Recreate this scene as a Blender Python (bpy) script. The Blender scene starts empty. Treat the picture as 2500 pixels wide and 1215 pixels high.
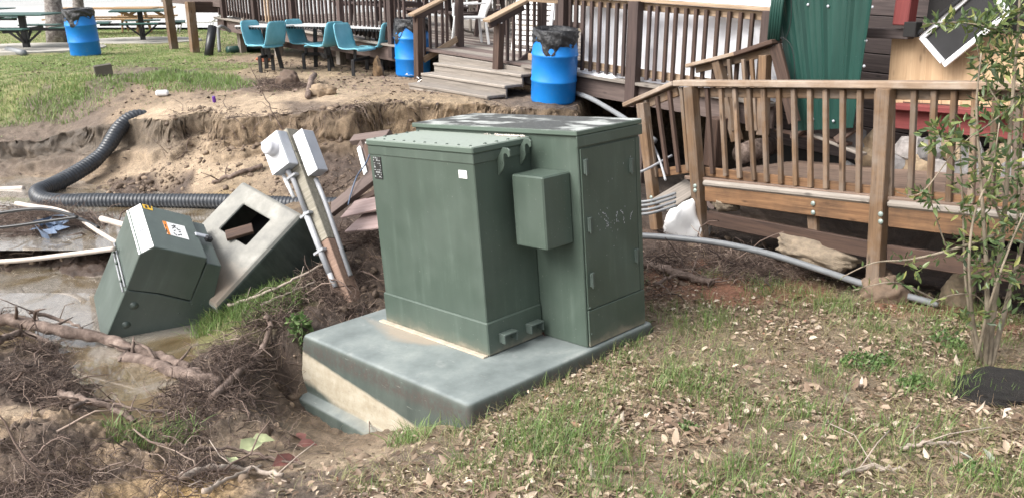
import bpy, bmesh, math, random
import numpy as np
from mathutils import Vector, Matrix
random.seed(7)
rng = np.random.default_rng(11)
S = bpy.context.scene
COL = S.collection

# ------------------------------------------------------------------ camera, sky, sun, exposure
PITCH = math.radians(18.0)
FPX, CX, CY = 2050.0, 1250.0, 607.5
CAMP = Vector((0, 0, 1.5))
cd = bpy.data.cameras.new('camera')
cam = bpy.data.objects.new('camera', cd)
COL.objects.link(cam)
cam.location = CAMP
cam.rotation_euler = (math.pi / 2 - PITCH, 0, 0)
cd.sensor_width = 36
cd.lens = 36 * FPX / 2500
cd.clip_start = 0.05
cd.clip_end = 3000
S.camera = cam
SUN_DIR = Vector((-0.85, -0.42, 0.95)).normalized()
world = bpy.data.worlds.new('World')
S.world = world
world.use_nodes = True
wn, wl = world.node_tree.nodes, world.node_tree.links
sky = wn.new('ShaderNodeTexSky')
sky.sky_type = 'NISHITA'
sky.sun_disc = False
sky.sun_elevation = math.asin(SUN_DIR.z)
sky.sun_rotation = math.atan2(SUN_DIR.x, SUN_DIR.y)
sky.air_density = 1.0
sky.dust_density = 6.0
sky.ozone_density = 1.0
hs = wn.new('ShaderNodeHueSaturation')
hs.inputs['Saturation'].default_value = 0.30
wl.new(sky.outputs[0], hs.inputs['Color'])
wl.new(hs.outputs[0], wn['Background'].inputs['Color'])
wn['Background'].inputs['Strength'].default_value = 0.15
sd_ = bpy.data.lights.new('sun', 'SUN')
sd_.energy = 1.25
sd_.angle = math.radians(32)
sd_.color = (1.0, 0.965, 0.91)
sun = bpy.data.objects.new('sun', sd_)
COL.objects.link(sun)
sun.rotation_euler = SUN_DIR.to_track_quat('Z', 'Y').to_euler()
S.view_settings.view_transform = 'Standard'
S.view_settings.look = 'None'
S.view_settings.exposure = 1.04
S.view_settings.gamma = 1
S.view_settings.use_curve_mapping = False

# ------------------------------------------------------------------ photo measurement -> world
_f = Vector((0, math.cos(PITCH), -math.sin(PITCH)))
_u = Vector((0, math.sin(PITCH), math.cos(PITCH)))
def ray(px, py):
    return Vector(((px - CX) / FPX, 0, 0)) + _u * ((CY - py) / FPX) + _f
def PD(px, py, d):
    r = ray(px, py); return CAMP + r * (d / r.y)
def PZ(px, py, z):
    r = ray(px, py); return CAMP + r * ((z - CAMP.z) / r.z)
def PC(px, py, zc):
    return CAMP + ray(px, py) * zc
def PP(px, py, p0, n):
    r = ray(px, py); n = Vector(n); return CAMP + r * ((Vector(p0) - CAMP).dot(n) / r.dot(n))

# ------------------------------------------------------------------ object helpers
WM = {}
def link(o, Mw, parent=None):
    COL.objects.link(o)
    WM[o.name] = Mw.copy()
    if parent is not None:
        o.parent = parent
        o.matrix_basis = WM[parent.name].inverted() @ Mw
    else:
        o.matrix_basis = Mw
    return o
def tag(o, label=None, cat=None, group=None, kind=None):
    if label: o['label'] = label
    if cat: o['category'] = cat
    if group: o['group'] = group
    if kind: o['kind'] = kind
    return o
def empty(name, loc, label, cat, group=None):
    o = bpy.data.objects.new(name, None)
    o.empty_display_size = 0.1
    link(o, Matrix.Translation(Vector(loc)))
    return tag(o, label, cat, group)
def mesh(name, verts, faces, mat, smooth=False):
    me = bpy.data.meshes.new(name)
    me.from_pydata([tuple(v) for v in verts], [], [tuple(f) for f in faces])
    if mat: me.materials.append(mat)
    if smooth: me.polygons.foreach_set('use_smooth', [True] * len(me.polygons))
    me.update()
    return me
def big(name, V, Q, mat, smooth=False):
    """numpy mesh; Q is (n,3) or (n,4)."""
    me = bpy.data.meshes.new(name)
    n, k = Q.shape
    me.vertices.add(len(V)); me.vertices.foreach_set('co', np.ascontiguousarray(V, dtype=np.float32).ravel())
    me.loops.add(n * k); me.loops.foreach_set('vertex_index', np.ascontiguousarray(Q, dtype=np.int32).ravel())
    me.polygons.add(n); me.polygons.foreach_set('loop_start', np.arange(0, n * k, k, dtype=np.int32))
    me.polygons.foreach_set('loop_total', np.full(n, k, dtype=np.int32))
    if smooth: me.polygons.foreach_set('use_smooth', np.ones(n, dtype=bool))
    me.materials.append(mat)
    me.update(); me.validate()
    return me
def obj(name, me, parent=None, Mw=None, world=False):
    """world=True: mesh coordinates are world ones, moved to the parent's origin."""
    if Mw is None: Mw = Matrix.Identity(4)
    if world and parent is not None:
        o3 = WM[parent.name].translation
        me.transform(Matrix.Translation(-o3)); Mw = Matrix.Translation(o3)
    elif world:
        co = np.empty(len(me.vertices) * 3, dtype=np.float32); me.vertices.foreach_get('co', co)
        co = co.reshape(-1, 3); c = Vector([float(v) for v in (co[:, 0].mean(), co[:, 1].mean(), co[:, 2].min())])
        me.transform(Matrix.Translation(-c)); Mw = Matrix.Translation(c)
    o = bpy.data.objects.new(name, me)
    return link(o, Mw, parent)
_bc = {}
def cbox(lx, ly, lz, b, mat):
    k = (round(lx, 3), round(ly, 3), round(lz, 3), round(b, 4), mat.name)
    if k in _bc: return _bc[k]
    bm = bmesh.new()
    hx, hy, hz = lx / 2, ly / 2, lz / 2
    b = min(b, hx * .9, hy * .9, hz * .9)
    for sx in (-1, 1):
        for sy in (-1, 1):
            for sz in (-1, 1):
                bm.verts.new((sx * hx, sy * (hy - b), sz * (hz - b)))
                bm.verts.new((sx * (hx - b), sy * hy, sz * (hz - b)))
                bm.verts.new((sx * (hx - b), sy * (hy - b), sz * hz))
    bmesh.ops.convex_hull(bm, input=bm.verts[:])
    bmesh.ops.dissolve_limit(bm, angle_limit=0.02, verts=bm.verts[:], edges=bm.edges[:])
    me = bpy.data.meshes.new('box'); bm.to_mesh(me); bm.free()
    me.materials.append(mat)
    _bc[k] = me
    return me
def frame(p0, p1, up):
    x = (Vector(p1) - Vector(p0)); L = x.length; x.normalize()
    up = Vector(up); y = up.cross(x)
    if y.length < 1e-4: y = Vector((0, 1, 0)).cross(x)
    y.normalize(); z = x.cross(y)
    M = Matrix((x, y, z)).transposed().to_4x4()
    M.translation = (Vector(p0) + Vector(p1)) / 2
    return M, L
def board(name, p0, p1, w, t, mat, parent=None, up=(0, 0, 1), b=0.004):
    """long axis X from p0 to p1, width w across, thickness t along up."""
    M, L = frame(p0, p1, up)
    return obj(name, cbox(L, w, t, b, mat), parent, M)
def lbox(name, M, u, v, w, mat, parent=None, b=0.006):
    """box in a local frame M, given by (lo,hi) per axis."""
    c = Vector(((u[0] + u[1]) / 2, (v[0] + v[1]) / 2, (w[0] + w[1]) / 2))
    return obj(name, cbox(u[1] - u[0], v[1] - v[0], w[1] - w[0], b, mat), parent, M @ Matrix.Translation(c))
def tube_geo(pts, rad, n=8, caps=True):
    P = [Vector(p) for p in pts]
    if not hasattr(rad, '__len__'): rad = [rad] * len(P)
    V, F = [], []
    t0 = (P[1] - P[0]).normalized()
    a = t0.orthogonal().normalized()
    for i, p in enumerate(P):
        t = (P[min(i + 1, len(P) - 1)] - P[max(i - 1, 0)]).normalized()
        a = (a - t * a.dot(t)).normalized(); c = t.cross(a)
        for k in range(n):
            th = 2 * math.pi * k / n
            V.append(p + (a * math.cos(th) + c * math.sin(th)) * rad[i])
    for i in range(len(P) - 1):
        for k in range(n):
            k2 = (k + 1) % n
            F.append((i * n + k, i * n + k2, (i + 1) * n + k2, (i + 1) * n + k))
    if caps:
        F.append(tuple(range(n - 1, -1, -1))); F.append(tuple((len(P) - 1) * n + k for k in range(n)))
    return V, F
def smoothpath(pts, n=8):
    P = [Vector(p) for p in pts]; out = []
    for i in range(len(P) - 1):
        p0, p1, p2, p3 = P[max(i - 1, 0)], P[i], P[i + 1], P[min(i + 2, len(P) - 1)]
        for k in range(n):
            t = k / n
            out.append(0.5 * ((2 * p1) + (p2 - p0) * t + (2 * p0 - 5 * p1 + 4 * p2 - p3) * t * t + (3 * p1 - p0 - 3 * p2 + p3) * t ** 3))
    out.append(P[-1]); return out
def tube(name, pts, rad, mat, parent=None, n=8, smooth=True):
    V, F = tube_geo(pts, rad, n)
    return obj(name, mesh(name, V, F, mat, smooth), parent, world=True)
def lathe_geo(prof, n=32):
    V, F = [], []
    for r, z in prof:
        for k in range(n):
            a = 2 * math.pi * k / n; V.append(Vector((r * math.cos(a), r * math.sin(a), z)))
    for i in range(len(prof) - 1):
        for k in range(n):
            k2 = (k + 1) % n; F.append((i * n + k, i * n + k2, (i + 1) * n + k2, (i + 1) * n + k))
    return V, F
def prism_geo(poly, h0, h1):
    n = len(poly)
    V = [Vector((x, h0, z)) for x, z in poly] + [Vector((x, h1, z)) for x, z in poly]
    F = [tuple(range(n)), tuple(range(2 * n - 1, n - 1, -1))]
    F += [(i, i + n, (i + 1) % n + n, (i + 1) % n) for i in range(n)]
    return V, F
def fix_normals(me):
    bm = bmesh.new(); bm.from_mesh(me); bmesh.ops.recalc_face_normals(bm, faces=bm.faces[:]); bm.to_mesh(me); bm.free()
    return me
def bevel_mesh(me, w, seg=1):
    bm = bmesh.new(); bm.from_mesh(me)
    bmesh.ops.recalc_face_normals(bm, faces=bm.faces[:])
    bmesh.ops.bevel(bm, geom=bm.edges[:], offset=w, segments=seg, affect='EDGES', profile=0.5)
    bm.to_mesh(me); bm.free(); return me

# ------------------------------------------------------------------ numpy noise
_perm = rng.permutation(1024); _perm = np.concatenate([_perm, _perm]); _val = rng.random(1024)
def vnoise(x, y, seed=0):
    xi = np.floor(x).astype(np.int64); yi = np.floor(y).astype(np.int64)
    fx = x - xi; fy = y - yi
    fx = fx * fx * fx * (fx * (fx * 6 - 15) + 10); fy = fy * fy * fy * (fy * (fy * 6 - 15) + 10)
    def h(a, b): return _val[_perm[(_perm[(a + seed * 57) & 1023] + b) & 1023]]
    return (h(xi, yi) * (1 - fx) + h(xi + 1, yi) * fx) * (1 - fy) + (h(xi, yi + 1) * (1 - fx) + h(xi + 1, yi + 1) * fx) * fy
def fbm(x, y, oct=4, seed=0, gain=.5):
    s = 0; a = 1; t = 0
    for i in range(oct):
        s = s + a * vnoise(x * 2 ** i + 13.7 * i, y * 2 ** i + 7.1 * i, seed + i); t += a; a *= gain
    return s / t
def ridged(x, y, oct=3, seed=0):
    s = 0; a = 1; t = 0
    for i in range(oct):
        s = s + a * (1 - np.abs(2 * vnoise(x * 2 ** i, y * 2 ** i, seed + i) - 1)); t += a; a *= .5
    return s / t
def sstep(a, b, x):
    t = np.clip((x - a) / (b - a), 0, 1); return t * t * (3 - 2 * t)

# ------------------------------------------------------------------ materials
class NT:
    def __init__(s, name):
        s.m = bpy.data.materials.new(name); s.m.use_nodes = True
        s.t = s.m.node_tree; s.p = s.t.nodes['Principled BSDF']
    def n(s, typ, **k):
        x = s.t.nodes.new('ShaderNode' + typ)
        for a, b in k.items(): setattr(x, a, b)
        return x
    def l(s, a, b): s.t.links.new(a, b)
    def coord(s, kind='Object', scale=(1, 1, 1)):
        c = s.n('TexCoord'); mp = s.n('Mapping'); mp.inputs['Scale'].default_value = scale
        s.l(c.outputs[kind], mp.inputs[0]); return mp.outputs[0]
    def noise(s, vec, scale, detail=4, rough=.55, dist=0):
        x = s.n('TexNoise'); x.inputs['Scale'].default_value = scale; x.inputs['Detail'].default_value = detail
        x.inputs['Roughness'].default_value = rough; x.inputs['Distortion'].default_value = dist
        s.l(vec, x.inputs['Vector']); return x.outputs['Fac']
    def ramp(s, fac, stops):
        r = s.n('ValToRGB'); e = r.color_ramp.elements
        while len(e) < len(stops): e.new(.5)
        for i, (p, c) in enumerate(stops):
            e[i].position = p; e[i].color = (*c, 1) if len(c) == 3 else c
        s.l(fac, r.inputs[0]); return r.outputs[0]
    def mix(s, fac, a, b, mode='MIX'):
        x = s.n('Mix', data_type='RGBA', blend_type=mode)
        for sock, v in ((x.inputs[0], fac), (x.inputs[6], a), (x.inputs[7], b)):
            if hasattr(v, 'links'): s.l(v, sock)
            elif isinstance(v, (int, float)): sock.default_value = v
            else: sock.default_value = (*v, 1)
        return x.outputs[2]
    def math(s, op, a, b=None, clamp=False):
        x = s.n('Math', operation=op); x.use_clamp = clamp
        for i, v in enumerate((a, b)):
            if v is None: continue
            if hasattr(v, 'links'): s.l(v, x.inputs[i])
            else: x.inputs[i].default_value = v
        return x.outputs[0]
    def bump(s, h, strength=.3, dist=.01):
        b = s.n('Bump'); b.inputs['Strength'].default_value = strength; b.inputs['Distance'].default_value = dist
        s.l(h, b.inputs['Height']); s.l(b.outputs[0], s.p.inputs['Normal'])
    def col(s, c): s.l(c, s.p.inputs['Base Color'])
    def rough(s, r):
        if hasattr(r, 'links'): s.l(r, s.p.inputs['Roughness'])
        else: s.p.inputs['Roughness'].default_value = r
def rnd_val(N, c, amt=.35):
    """multiply colour by a per-object random brightness"""
    oi = N.n('ObjectInfo')
    v = N.math('MULTIPLY_ADD', oi.outputs['Random'], amt); N.t.nodes[-1].inputs[2].default_value = 1 - amt / 2
    h = N.n('HueSaturation'); N.l(c, h.inputs['Color']); N.l(v, h.inputs['Value']); return h.outputs[0]
def plain(name, c, rough=.6, var=.25, scale=6, bump=.15, metal=0, bd=.004, spec=.5):
    N = NT(name); v = N.coord()
    f = N.noise(v, scale, 6, .6)
    lo = [x * (1 - var) for x in c]; hi = [min(1, x * (1 + var)) for x in c]
    N.col(N.ramp(f, [(.3, lo), (.7, hi)]))
    f2 = N.noise(v, scale * 8, 3)
    N.rough(N.ramp(f, [(.3, [rough * .85] * 3), (.7, [min(1, rough * 1.15)] * 3)]))
    N.p.inputs['Metallic'].default_value = metal
    N.p.inputs['Specular IOR Level'].default_value = spec
    if bump: N.bump(f2, bump, bd)
    return N.m
def wood(name, dark, light, rnd=.4, rough=.75, grain=1.0, stain=None, stain_amt=.4):
    N = NT(name)
    tc = N.n('TexCoord'); oi = N.n('ObjectInfo')
    ad = N.n('VectorMath', operation='MULTIPLY_ADD')
    N.l(oi.outputs['Random'], ad.inputs[0]); ad.inputs[1].default_value = (37, 11, 23); N.l(tc.outputs['Object'], ad.inputs[2])
    mp = N.n('Mapping'); mp.inputs['Scale'].default_value = (1.3, 26, 26); N.l(ad.outputs[0], mp.inputs[0])
    g = N.noise(mp.outputs[0], 1.6 * grain, 6, .65, .6)
    mp2 = N.n('Mapping'); mp2.inputs['Scale'].default_value = (4, 140, 140); N.l(ad.outputs[0], mp2.inputs[0])
    g2 = N.noise(mp2.outputs[0], 1, 3, .6)
    f = N.math('ADD', N.math('MULTIPLY', g, .72), N.math('MULTIPLY', g2, .28))
    c = N.ramp(f, [(.33, dark), (.52, [(a + b) / 2 for a, b in zip(dark, light)]), (.68, light)])
    if stain:
        s = N.noise(ad.outputs[0], 3.0, 5, .65)
        c = N.mix(N.ramp(s, [(.42, (0, 0, 0)), (.7, (stain_amt,) * 3)]), c, stain)
    # knots
    vo = N.n('TexVoronoi'); vo.inputs['Scale'].default_value = 1
    mp3 = N.n('Mapping'); mp3.inputs['Scale'].default_value = (3.2, 9, 9); N.l(ad.outputs[0], mp3.inputs[0]); N.l(mp3.outputs[0], vo.inputs['Vector'])
    c = N.mix(N.ramp(vo.outputs['Distance'], [(.06, (.8,) * 3), (.16, (0, 0, 0))]), c, [x * .55 for x in dark])
    N.col(rnd_val(N, c, rnd)); N.rough(rough)
    N.bump(f, .35, .003)
    return N.m
def metal_green(name, c, dirt=.35, rough=.42):
    N = NT(name); v = N.coord()
    vs = N.coord('Object', (9, 9, .7))
    st = N.noise(vs, 1.5, 5, .6)
    bl = N.noise(v, 2.2, 5, .6)
    sp = N.noise(v, 60, 2)
    hi = [x * 1.35 + .02 for x in c]; lo = [x * .82 for x in c]
    st = N.math('ADD', N.math('MULTIPLY', st, .45), N.math('MULTIPLY', N.noise(v, 1.1, 6, .62, .8), .55))
    c1 = N.ramp(st, [(.34, lo), (.55, c), (.72, hi)])
    c2 = N.mix(N.ramp(bl, [(.45, (0, 0, 0)), (.75, (dirt,) * 3)]), c1, [x * 1.25 + .035 for x in c])
    c3 = N.mix(N.ramp(sp, [(.70, (0, 0, 0)), (.76, (.35,) * 3)]), c2, (.35, .36, .33))
    N.col(c3)
    N.rough(N.ramp(bl, [(.3, (rough * .8,) * 3), (.7, (rough * 1.3,) * 3)]))
    N.bump(N.noise(v, 3, 2), .06, .02)
    return N.m

GREEN = (.066, .092, .074)
M = {}
M['tgreen'] = metal_green('green enamel paint', GREEN)
M['tgreen2'] = metal_green('faded green enamel paint', (.080, .104, .092), .4, .38)
def lid_mat(name, base, top, dark, dk, seed):
    N = NT(name); v = N.coord()
    geo = N.n('NewGeometry'); tcn = N.n('TexCoord'); sx = N.n('SeparateXYZ'); N.l(tcn.outputs['Normal'], sx.inputs[0])
    up = N.ramp(sx.outputs['Z'], [(.6, (0, 0, 0)), (.9, (1, 1, 1))])
    vv = N.coord('Object', (1.0, 2.6, 1)); N.t.nodes[-1].inputs['Location'].default_value = (seed, 0, 0)
    n1 = N.noise(vv, 2.1, 8, .62, .3)
    t = N.ramp(n1, [(dk - .04, dark), (dk + .03, top)])
    t = N.mix(N.ramp(N.noise(v, 45, 3, .7), [(.55, (0, 0, 0)), (.68, (.6,) * 3)]), t, [x * .55 for x in top])
    c = N.mix(up, base, t); N.col(c); N.rough(.55)
    N.bump(n1, .1, .004)
    return N.m
M['lidB'] = lid_mat('algae stained lid', [x * 1.3 for x in GREEN], (.40, .42, .40), (.050, .052, .048), .56, 3.3)
M['lidA'] = lid_mat('chalky lid', [x * 1.25 for x in GREEN], (.27, .31, .27), (.19, .22, .19), .36, 8.1)
M['black'] = plain('black plastic', (.012, .013, .015), .35, .3, 10, .1)
M['blacksteel'] = plain('black steel', (.02, .02, .022), .5, .3, 12, .2)
M['white'] = plain('white paint', (.74, .75, .77), .45, .08, 4, .08)
M['whitepl'] = plain('white plastic', (.72, .72, .72), .4, .08, 5, .05)
M['greymetal'] = plain('grey steel enclosure', (.42, .44, .48), .4, .12, 5, .08)
M['dome'] = plain('meter cover', (.62, .62, .66), .3, .1, 5, .0)
M['pvc'] = plain('grey pvc', (.20, .21, .22), .45, .12, 8, .1)
M['pvcw'] = plain('dirty white pvc', (.52, .455, .40), .5, .22, 5, .1)
M['label'] = plain('label white', (.80, .81, .80), .5, .05, 8, 0)
M['orange'] = plain('label orange', (.75, .25, .03), .5, .1, 8, 0)
M['yellow'] = plain('label yellow', (.80, .48, .03), .5, .1, 8, 0)
M['ink'] = plain('label ink', (.02, .02, .02), .6, .1, 8, 0)
M['blue'] = None
N = NT('blue drum plastic'); v = N.coord()
f = N.noise(v, 3, 4)
c = N.ramp(f, [(.3, (.004, .17, .56)), (.7, (.006, .22, .66))])
c = N.mix(N.ramp(N.noise(v, 7, 7, .75), [(.58, (0, 0, 0)), (.72, (.55,) * 3)]), c, (.12, .26, .45))
c = N.mix(N.ramp(N.noise(N.coord('Object', (3, 3, 30)), 3, 5, .7), [(.66, (0, 0, 0)), (.72, (.5,) * 3)]), c, (.25, .36, .46))
N.col(c); N.rough(.42); N.bump(N.noise(v, 6, 3), .08, .01); M['blue'] = N.m
N = NT('black bin liner'); v = N.coord('Object', (1, 1, .6))
N.col(N.ramp(N.noise(v, 4, 3), [(.3, (.012, .012, .014)), (.7, (.03, .032, .036))])); N.rough(.28)
N.bump(N.noise(v, 14, 6, .65, 1.5), .9, .03); M['bag'] = N.m
N = NT('teal fibreglass'); v = N.coord()
N.col(N.ramp(N.noise(v, 5, 5), [(.3, (.11, .34, .43)), (.7, (.17, .43, .53))])); N.rough(.38); M['teal'] = N.m
M['topwhite'] = plain('grey laminate tabletop', (.50, .50, .50), .5, .1, 6, .05)
M['deckwood'] = wood('dark brown stained wood', (.030, .020, .018), (.095, .062, .054), .5)
M['decktan'] = wood('tan handrail wood', (.20, .135, .085), (.46, .34, .235), .2)
M['deckgrey'] = wood('weathered grey wood', (.15, .132, .115), (.34, .30, .26), .3)
M['deckmauve'] = wood('faded brown rim board', (.080, .058, .052), (.17, .125, .11), .2)
M['rampwood'] = wood('weathered treated pine', (.065, .037, .020), (.215, .132, .072), .6, stain=(.20, .17, .145), stain_amt=.75)
M['rampcap'] = wood('bleached pine handrail', (.17, .115, .075), (.36, .265, .19), .1, stain=(.52, .47, .42), stain_amt=.5)
M['rampdark'] = wood('old dark brown baluster', (.030, .017, .013), (.10, .058, .04), .3)
M['ramprim'] = wood('orange brown rim joist', (.10, .048, .022), (.30, .165, .080), .25, stain=(.045, .028, .018), stain_amt=.7)
M['rampplank'] = wood('brown deck plank', (.10, .066, .048), (.27, .19, .145), .35)
M['postwood'] = wood('meter post timber', (.15, .14, .11), (.37, .34, .275), .1)
M['redwood'] = wood('freshly exposed red timber', (.16, .10, .075), (.32, .215, .16), .1)
M['picnic'] = wood('yellow pine picnic table', (.22, .13, .06), (.46, .31, .17), .3)
M['ply'] = wood('tan plywood', (.36, .235, .135), (.52, .37, .23), .06, grain=.35)
M['redpaint'] = wood('red painted timber', (.12, .022, .022), (.21, .045, .042), .2)
M['siding'] = wood('dark grey brown siding', (.035, .026, .026), (.11, .085, .08), .5)
M['mauve'] = wood('mauve painted board', (.24, .17, .16), (.42, .32, .30), .3)
M['void'] = plain('dark opening', (.012, .011, .011), .9, .3, 3, 0)
M['tgreenp'] = plain('dark green powder coat', (.028, .085, .072), .45, .25, 9, .1)
M['galv'] = plain('galvanised grey conduit', (.34, .35, .37), .45, .12, 8, .1)
M['bluepl'] = plain('blue plastic sheet', (.12, .17, .26), .35, .4, 6, .4, 0, .03)
M['bark'] = None
N = NT('grey mottled bark'); v = N.coord()
f = N.noise(v, 9, 8, .7, .5)
c = N.ramp(f, [(.35, (.075, .062, .058)), (.5, (.20, .175, .165)), (.62, (.34, .32, .30))])
N.col(c); N.rough(.9); N.bump(N.noise(v, 22, 6, .7), .8, .02); M['bark'] = N.m
N = NT('shrub stem bark'); v = N.coord('Object', (1, 1, .4))
N.col(N.ramp(N.noise(v, 14, 5, .65), [(.35, (.13, .105, .075)), (.65, (.34, .285, .215))])); N.rough(.85); N.bump(N.noise(v, 40, 4), .4, .006); M['stem'] = N.m
N = NT('dead branch bark'); v = N.coord()
N.col(N.ramp(N.noise(v, 11, 7, .7), [(.33, (.055, .036, .028)), (.55, (.19, .14, .115)), (.7, (.33, .26, .22))])); N.rough(.85)
N.bump(N.noise(v, 30, 6, .7), .9, .012); M['branch'] = N.m
def leafmat(name, stops, rough=.5, trans=.0):
    N = NT(name); at = N.n('Attribute'); at.attribute_name = 'rnd'
    N.col(N.ramp(at.outputs['Fac'], stops)); N.rough(rough)
    N.p.inputs['Transmission Weight'].default_value = 0
    if trans:
        tr = N.n('BsdfTranslucent'); N.l(N.ramp(at.outputs['Fac'], stops), tr.inputs[0])
        mx = N.n('MixShader'); mx.inputs[0].default_value = trans
        N.l(N.p.outputs[0], mx.inputs[1]); N.l(tr.outputs[0], mx.inputs[2])
        N.l(mx.outputs[0], N.t.nodes['Material Output'].inputs[0])
    return N.m
M['litter'] = leafmat('dry leaf litter', [(0, (.08, .05, .034)), (.32, (.18, .122, .082)), (.6, (.29, .215, .15)), (.86, (.41, .325, .24)), (.97, (.56, .48, .39)), (1, (.26, .10, .06))], .6)
M['paleleaf'] = leafmat('pale leaf', [(0, (.40, .40, .33)), (1, (.48, .47, .40))], .5)
M['thatch'] = leafmat('yellow green thatch', [(0, (.13, .13, .05)), (.5, (.27, .27, .11)), (1, (.44, .39, .21))], .6, .2)
M['straw'] = leafmat('dead straw', [(0, (.12, .078, .045)), (.5, (.27, .19, .115)), (1, (.46, .36, .25))], .7)
M['grass'] = leafmat('fresh grass', [(0, (.07, .11, .03)), (.45, (.135, .225, .06)), (.82, (.23, .32, .10)), (1, (.40, .37, .19))], .5, .3)
M['lawn'] = leafmat('lawn grass', [(0, (.11, .17, .05)), (.45, (.18, .28, .08)), (.82, (.27, .35, .12)), (1, (.40, .38, .20))], .55, .3)
M['leaf'] = leafmat('shrub leaves', [(0, (.04, .07, .028)), (.5, (.10, .15, .055)), (.85, (.19, .24, .085)), (1, (.33, .34, .12))], .35, .3)
M['root'] = leafmat('muddy roots', [(0, (.03, .019, .015)), (.45, (.085, .057, .046)), (.8, (.19, .135, .108)), (1, (.36, .28, .225))], .75)
M['clod'] = None
M['clod2'] = plain('sandy soil lump', (.27, .20, .135), .9, .3, 12, .6, 0, .015)
N = NT('mud clod'); v = N.coord()
at = N.n('Attribute'); at.attribute_name = 'rnd'
N.col(N.mix(N.noise(v, 18, 5), N.ramp(at.outputs['Fac'], [(0, (.06, .042, .032)), (.6, (.16, .115, .082)), (1, (.36, .27, .185))]), (.12, .085, .06)))
N.rough(.75); N.bump(N.noise(v, 50, 4), .5, .01); M['clod'] = N.m

# ------------------------------------------------------------------ frames fitted to the photograph
RT = Matrix(((0.6793, 0.7304, -0.0714), (-0.7281, 0.6829, 0.0592), (0.092, 0.0118, 0.9957)))
MT = RT.to_4x4(); MT.translation = (0.5051, 5.1269, -0.8621)      # big transformer: u along front, v to the back, w up
RS = Matrix(((0.7502, -0.4669, 0.4682), (0.5265, 0.8502, 0.0043), (-0.4001, 0.2432, 0.8836)))
MS = RS.to_4x4(); MS.translation = (-3.1471, 5.9993, -1.1361)     # small tipped transformer
def hit(px, py, Mx, axis, val):
    Mi = Mx.inverted(); o = Mi @ CAMP; d = Mi.to_3x3() @ ray(px, py)
    return o + d * ((val - o[axis]) / d[axis])
RD = Vector((.559, -.829, 0)); RN = Vector((.829, .559, 0)); R0 = Vector((1.83, 7.76, 0))   # ramp railing plane
def RP(px, py, off=0): return PP(px, py, R0 - RN * off, RN)       # off: towards the camera
W0 = R0 + RN * 1.65
def WP(px, py, off=0): return PP(px, py, W0 - RN * off, RN)
DD = Vector((.684, -.729, 0)); DN = Vector((.729, .684, 0)); D0 = Vector((-6.0, 18.0, 0))   # dark deck front plane
def DP(px, py, off=0): return PP(px, py, D0 - DN * off, DN)
def deck_z(s): return .67 - .0337 * s

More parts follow.
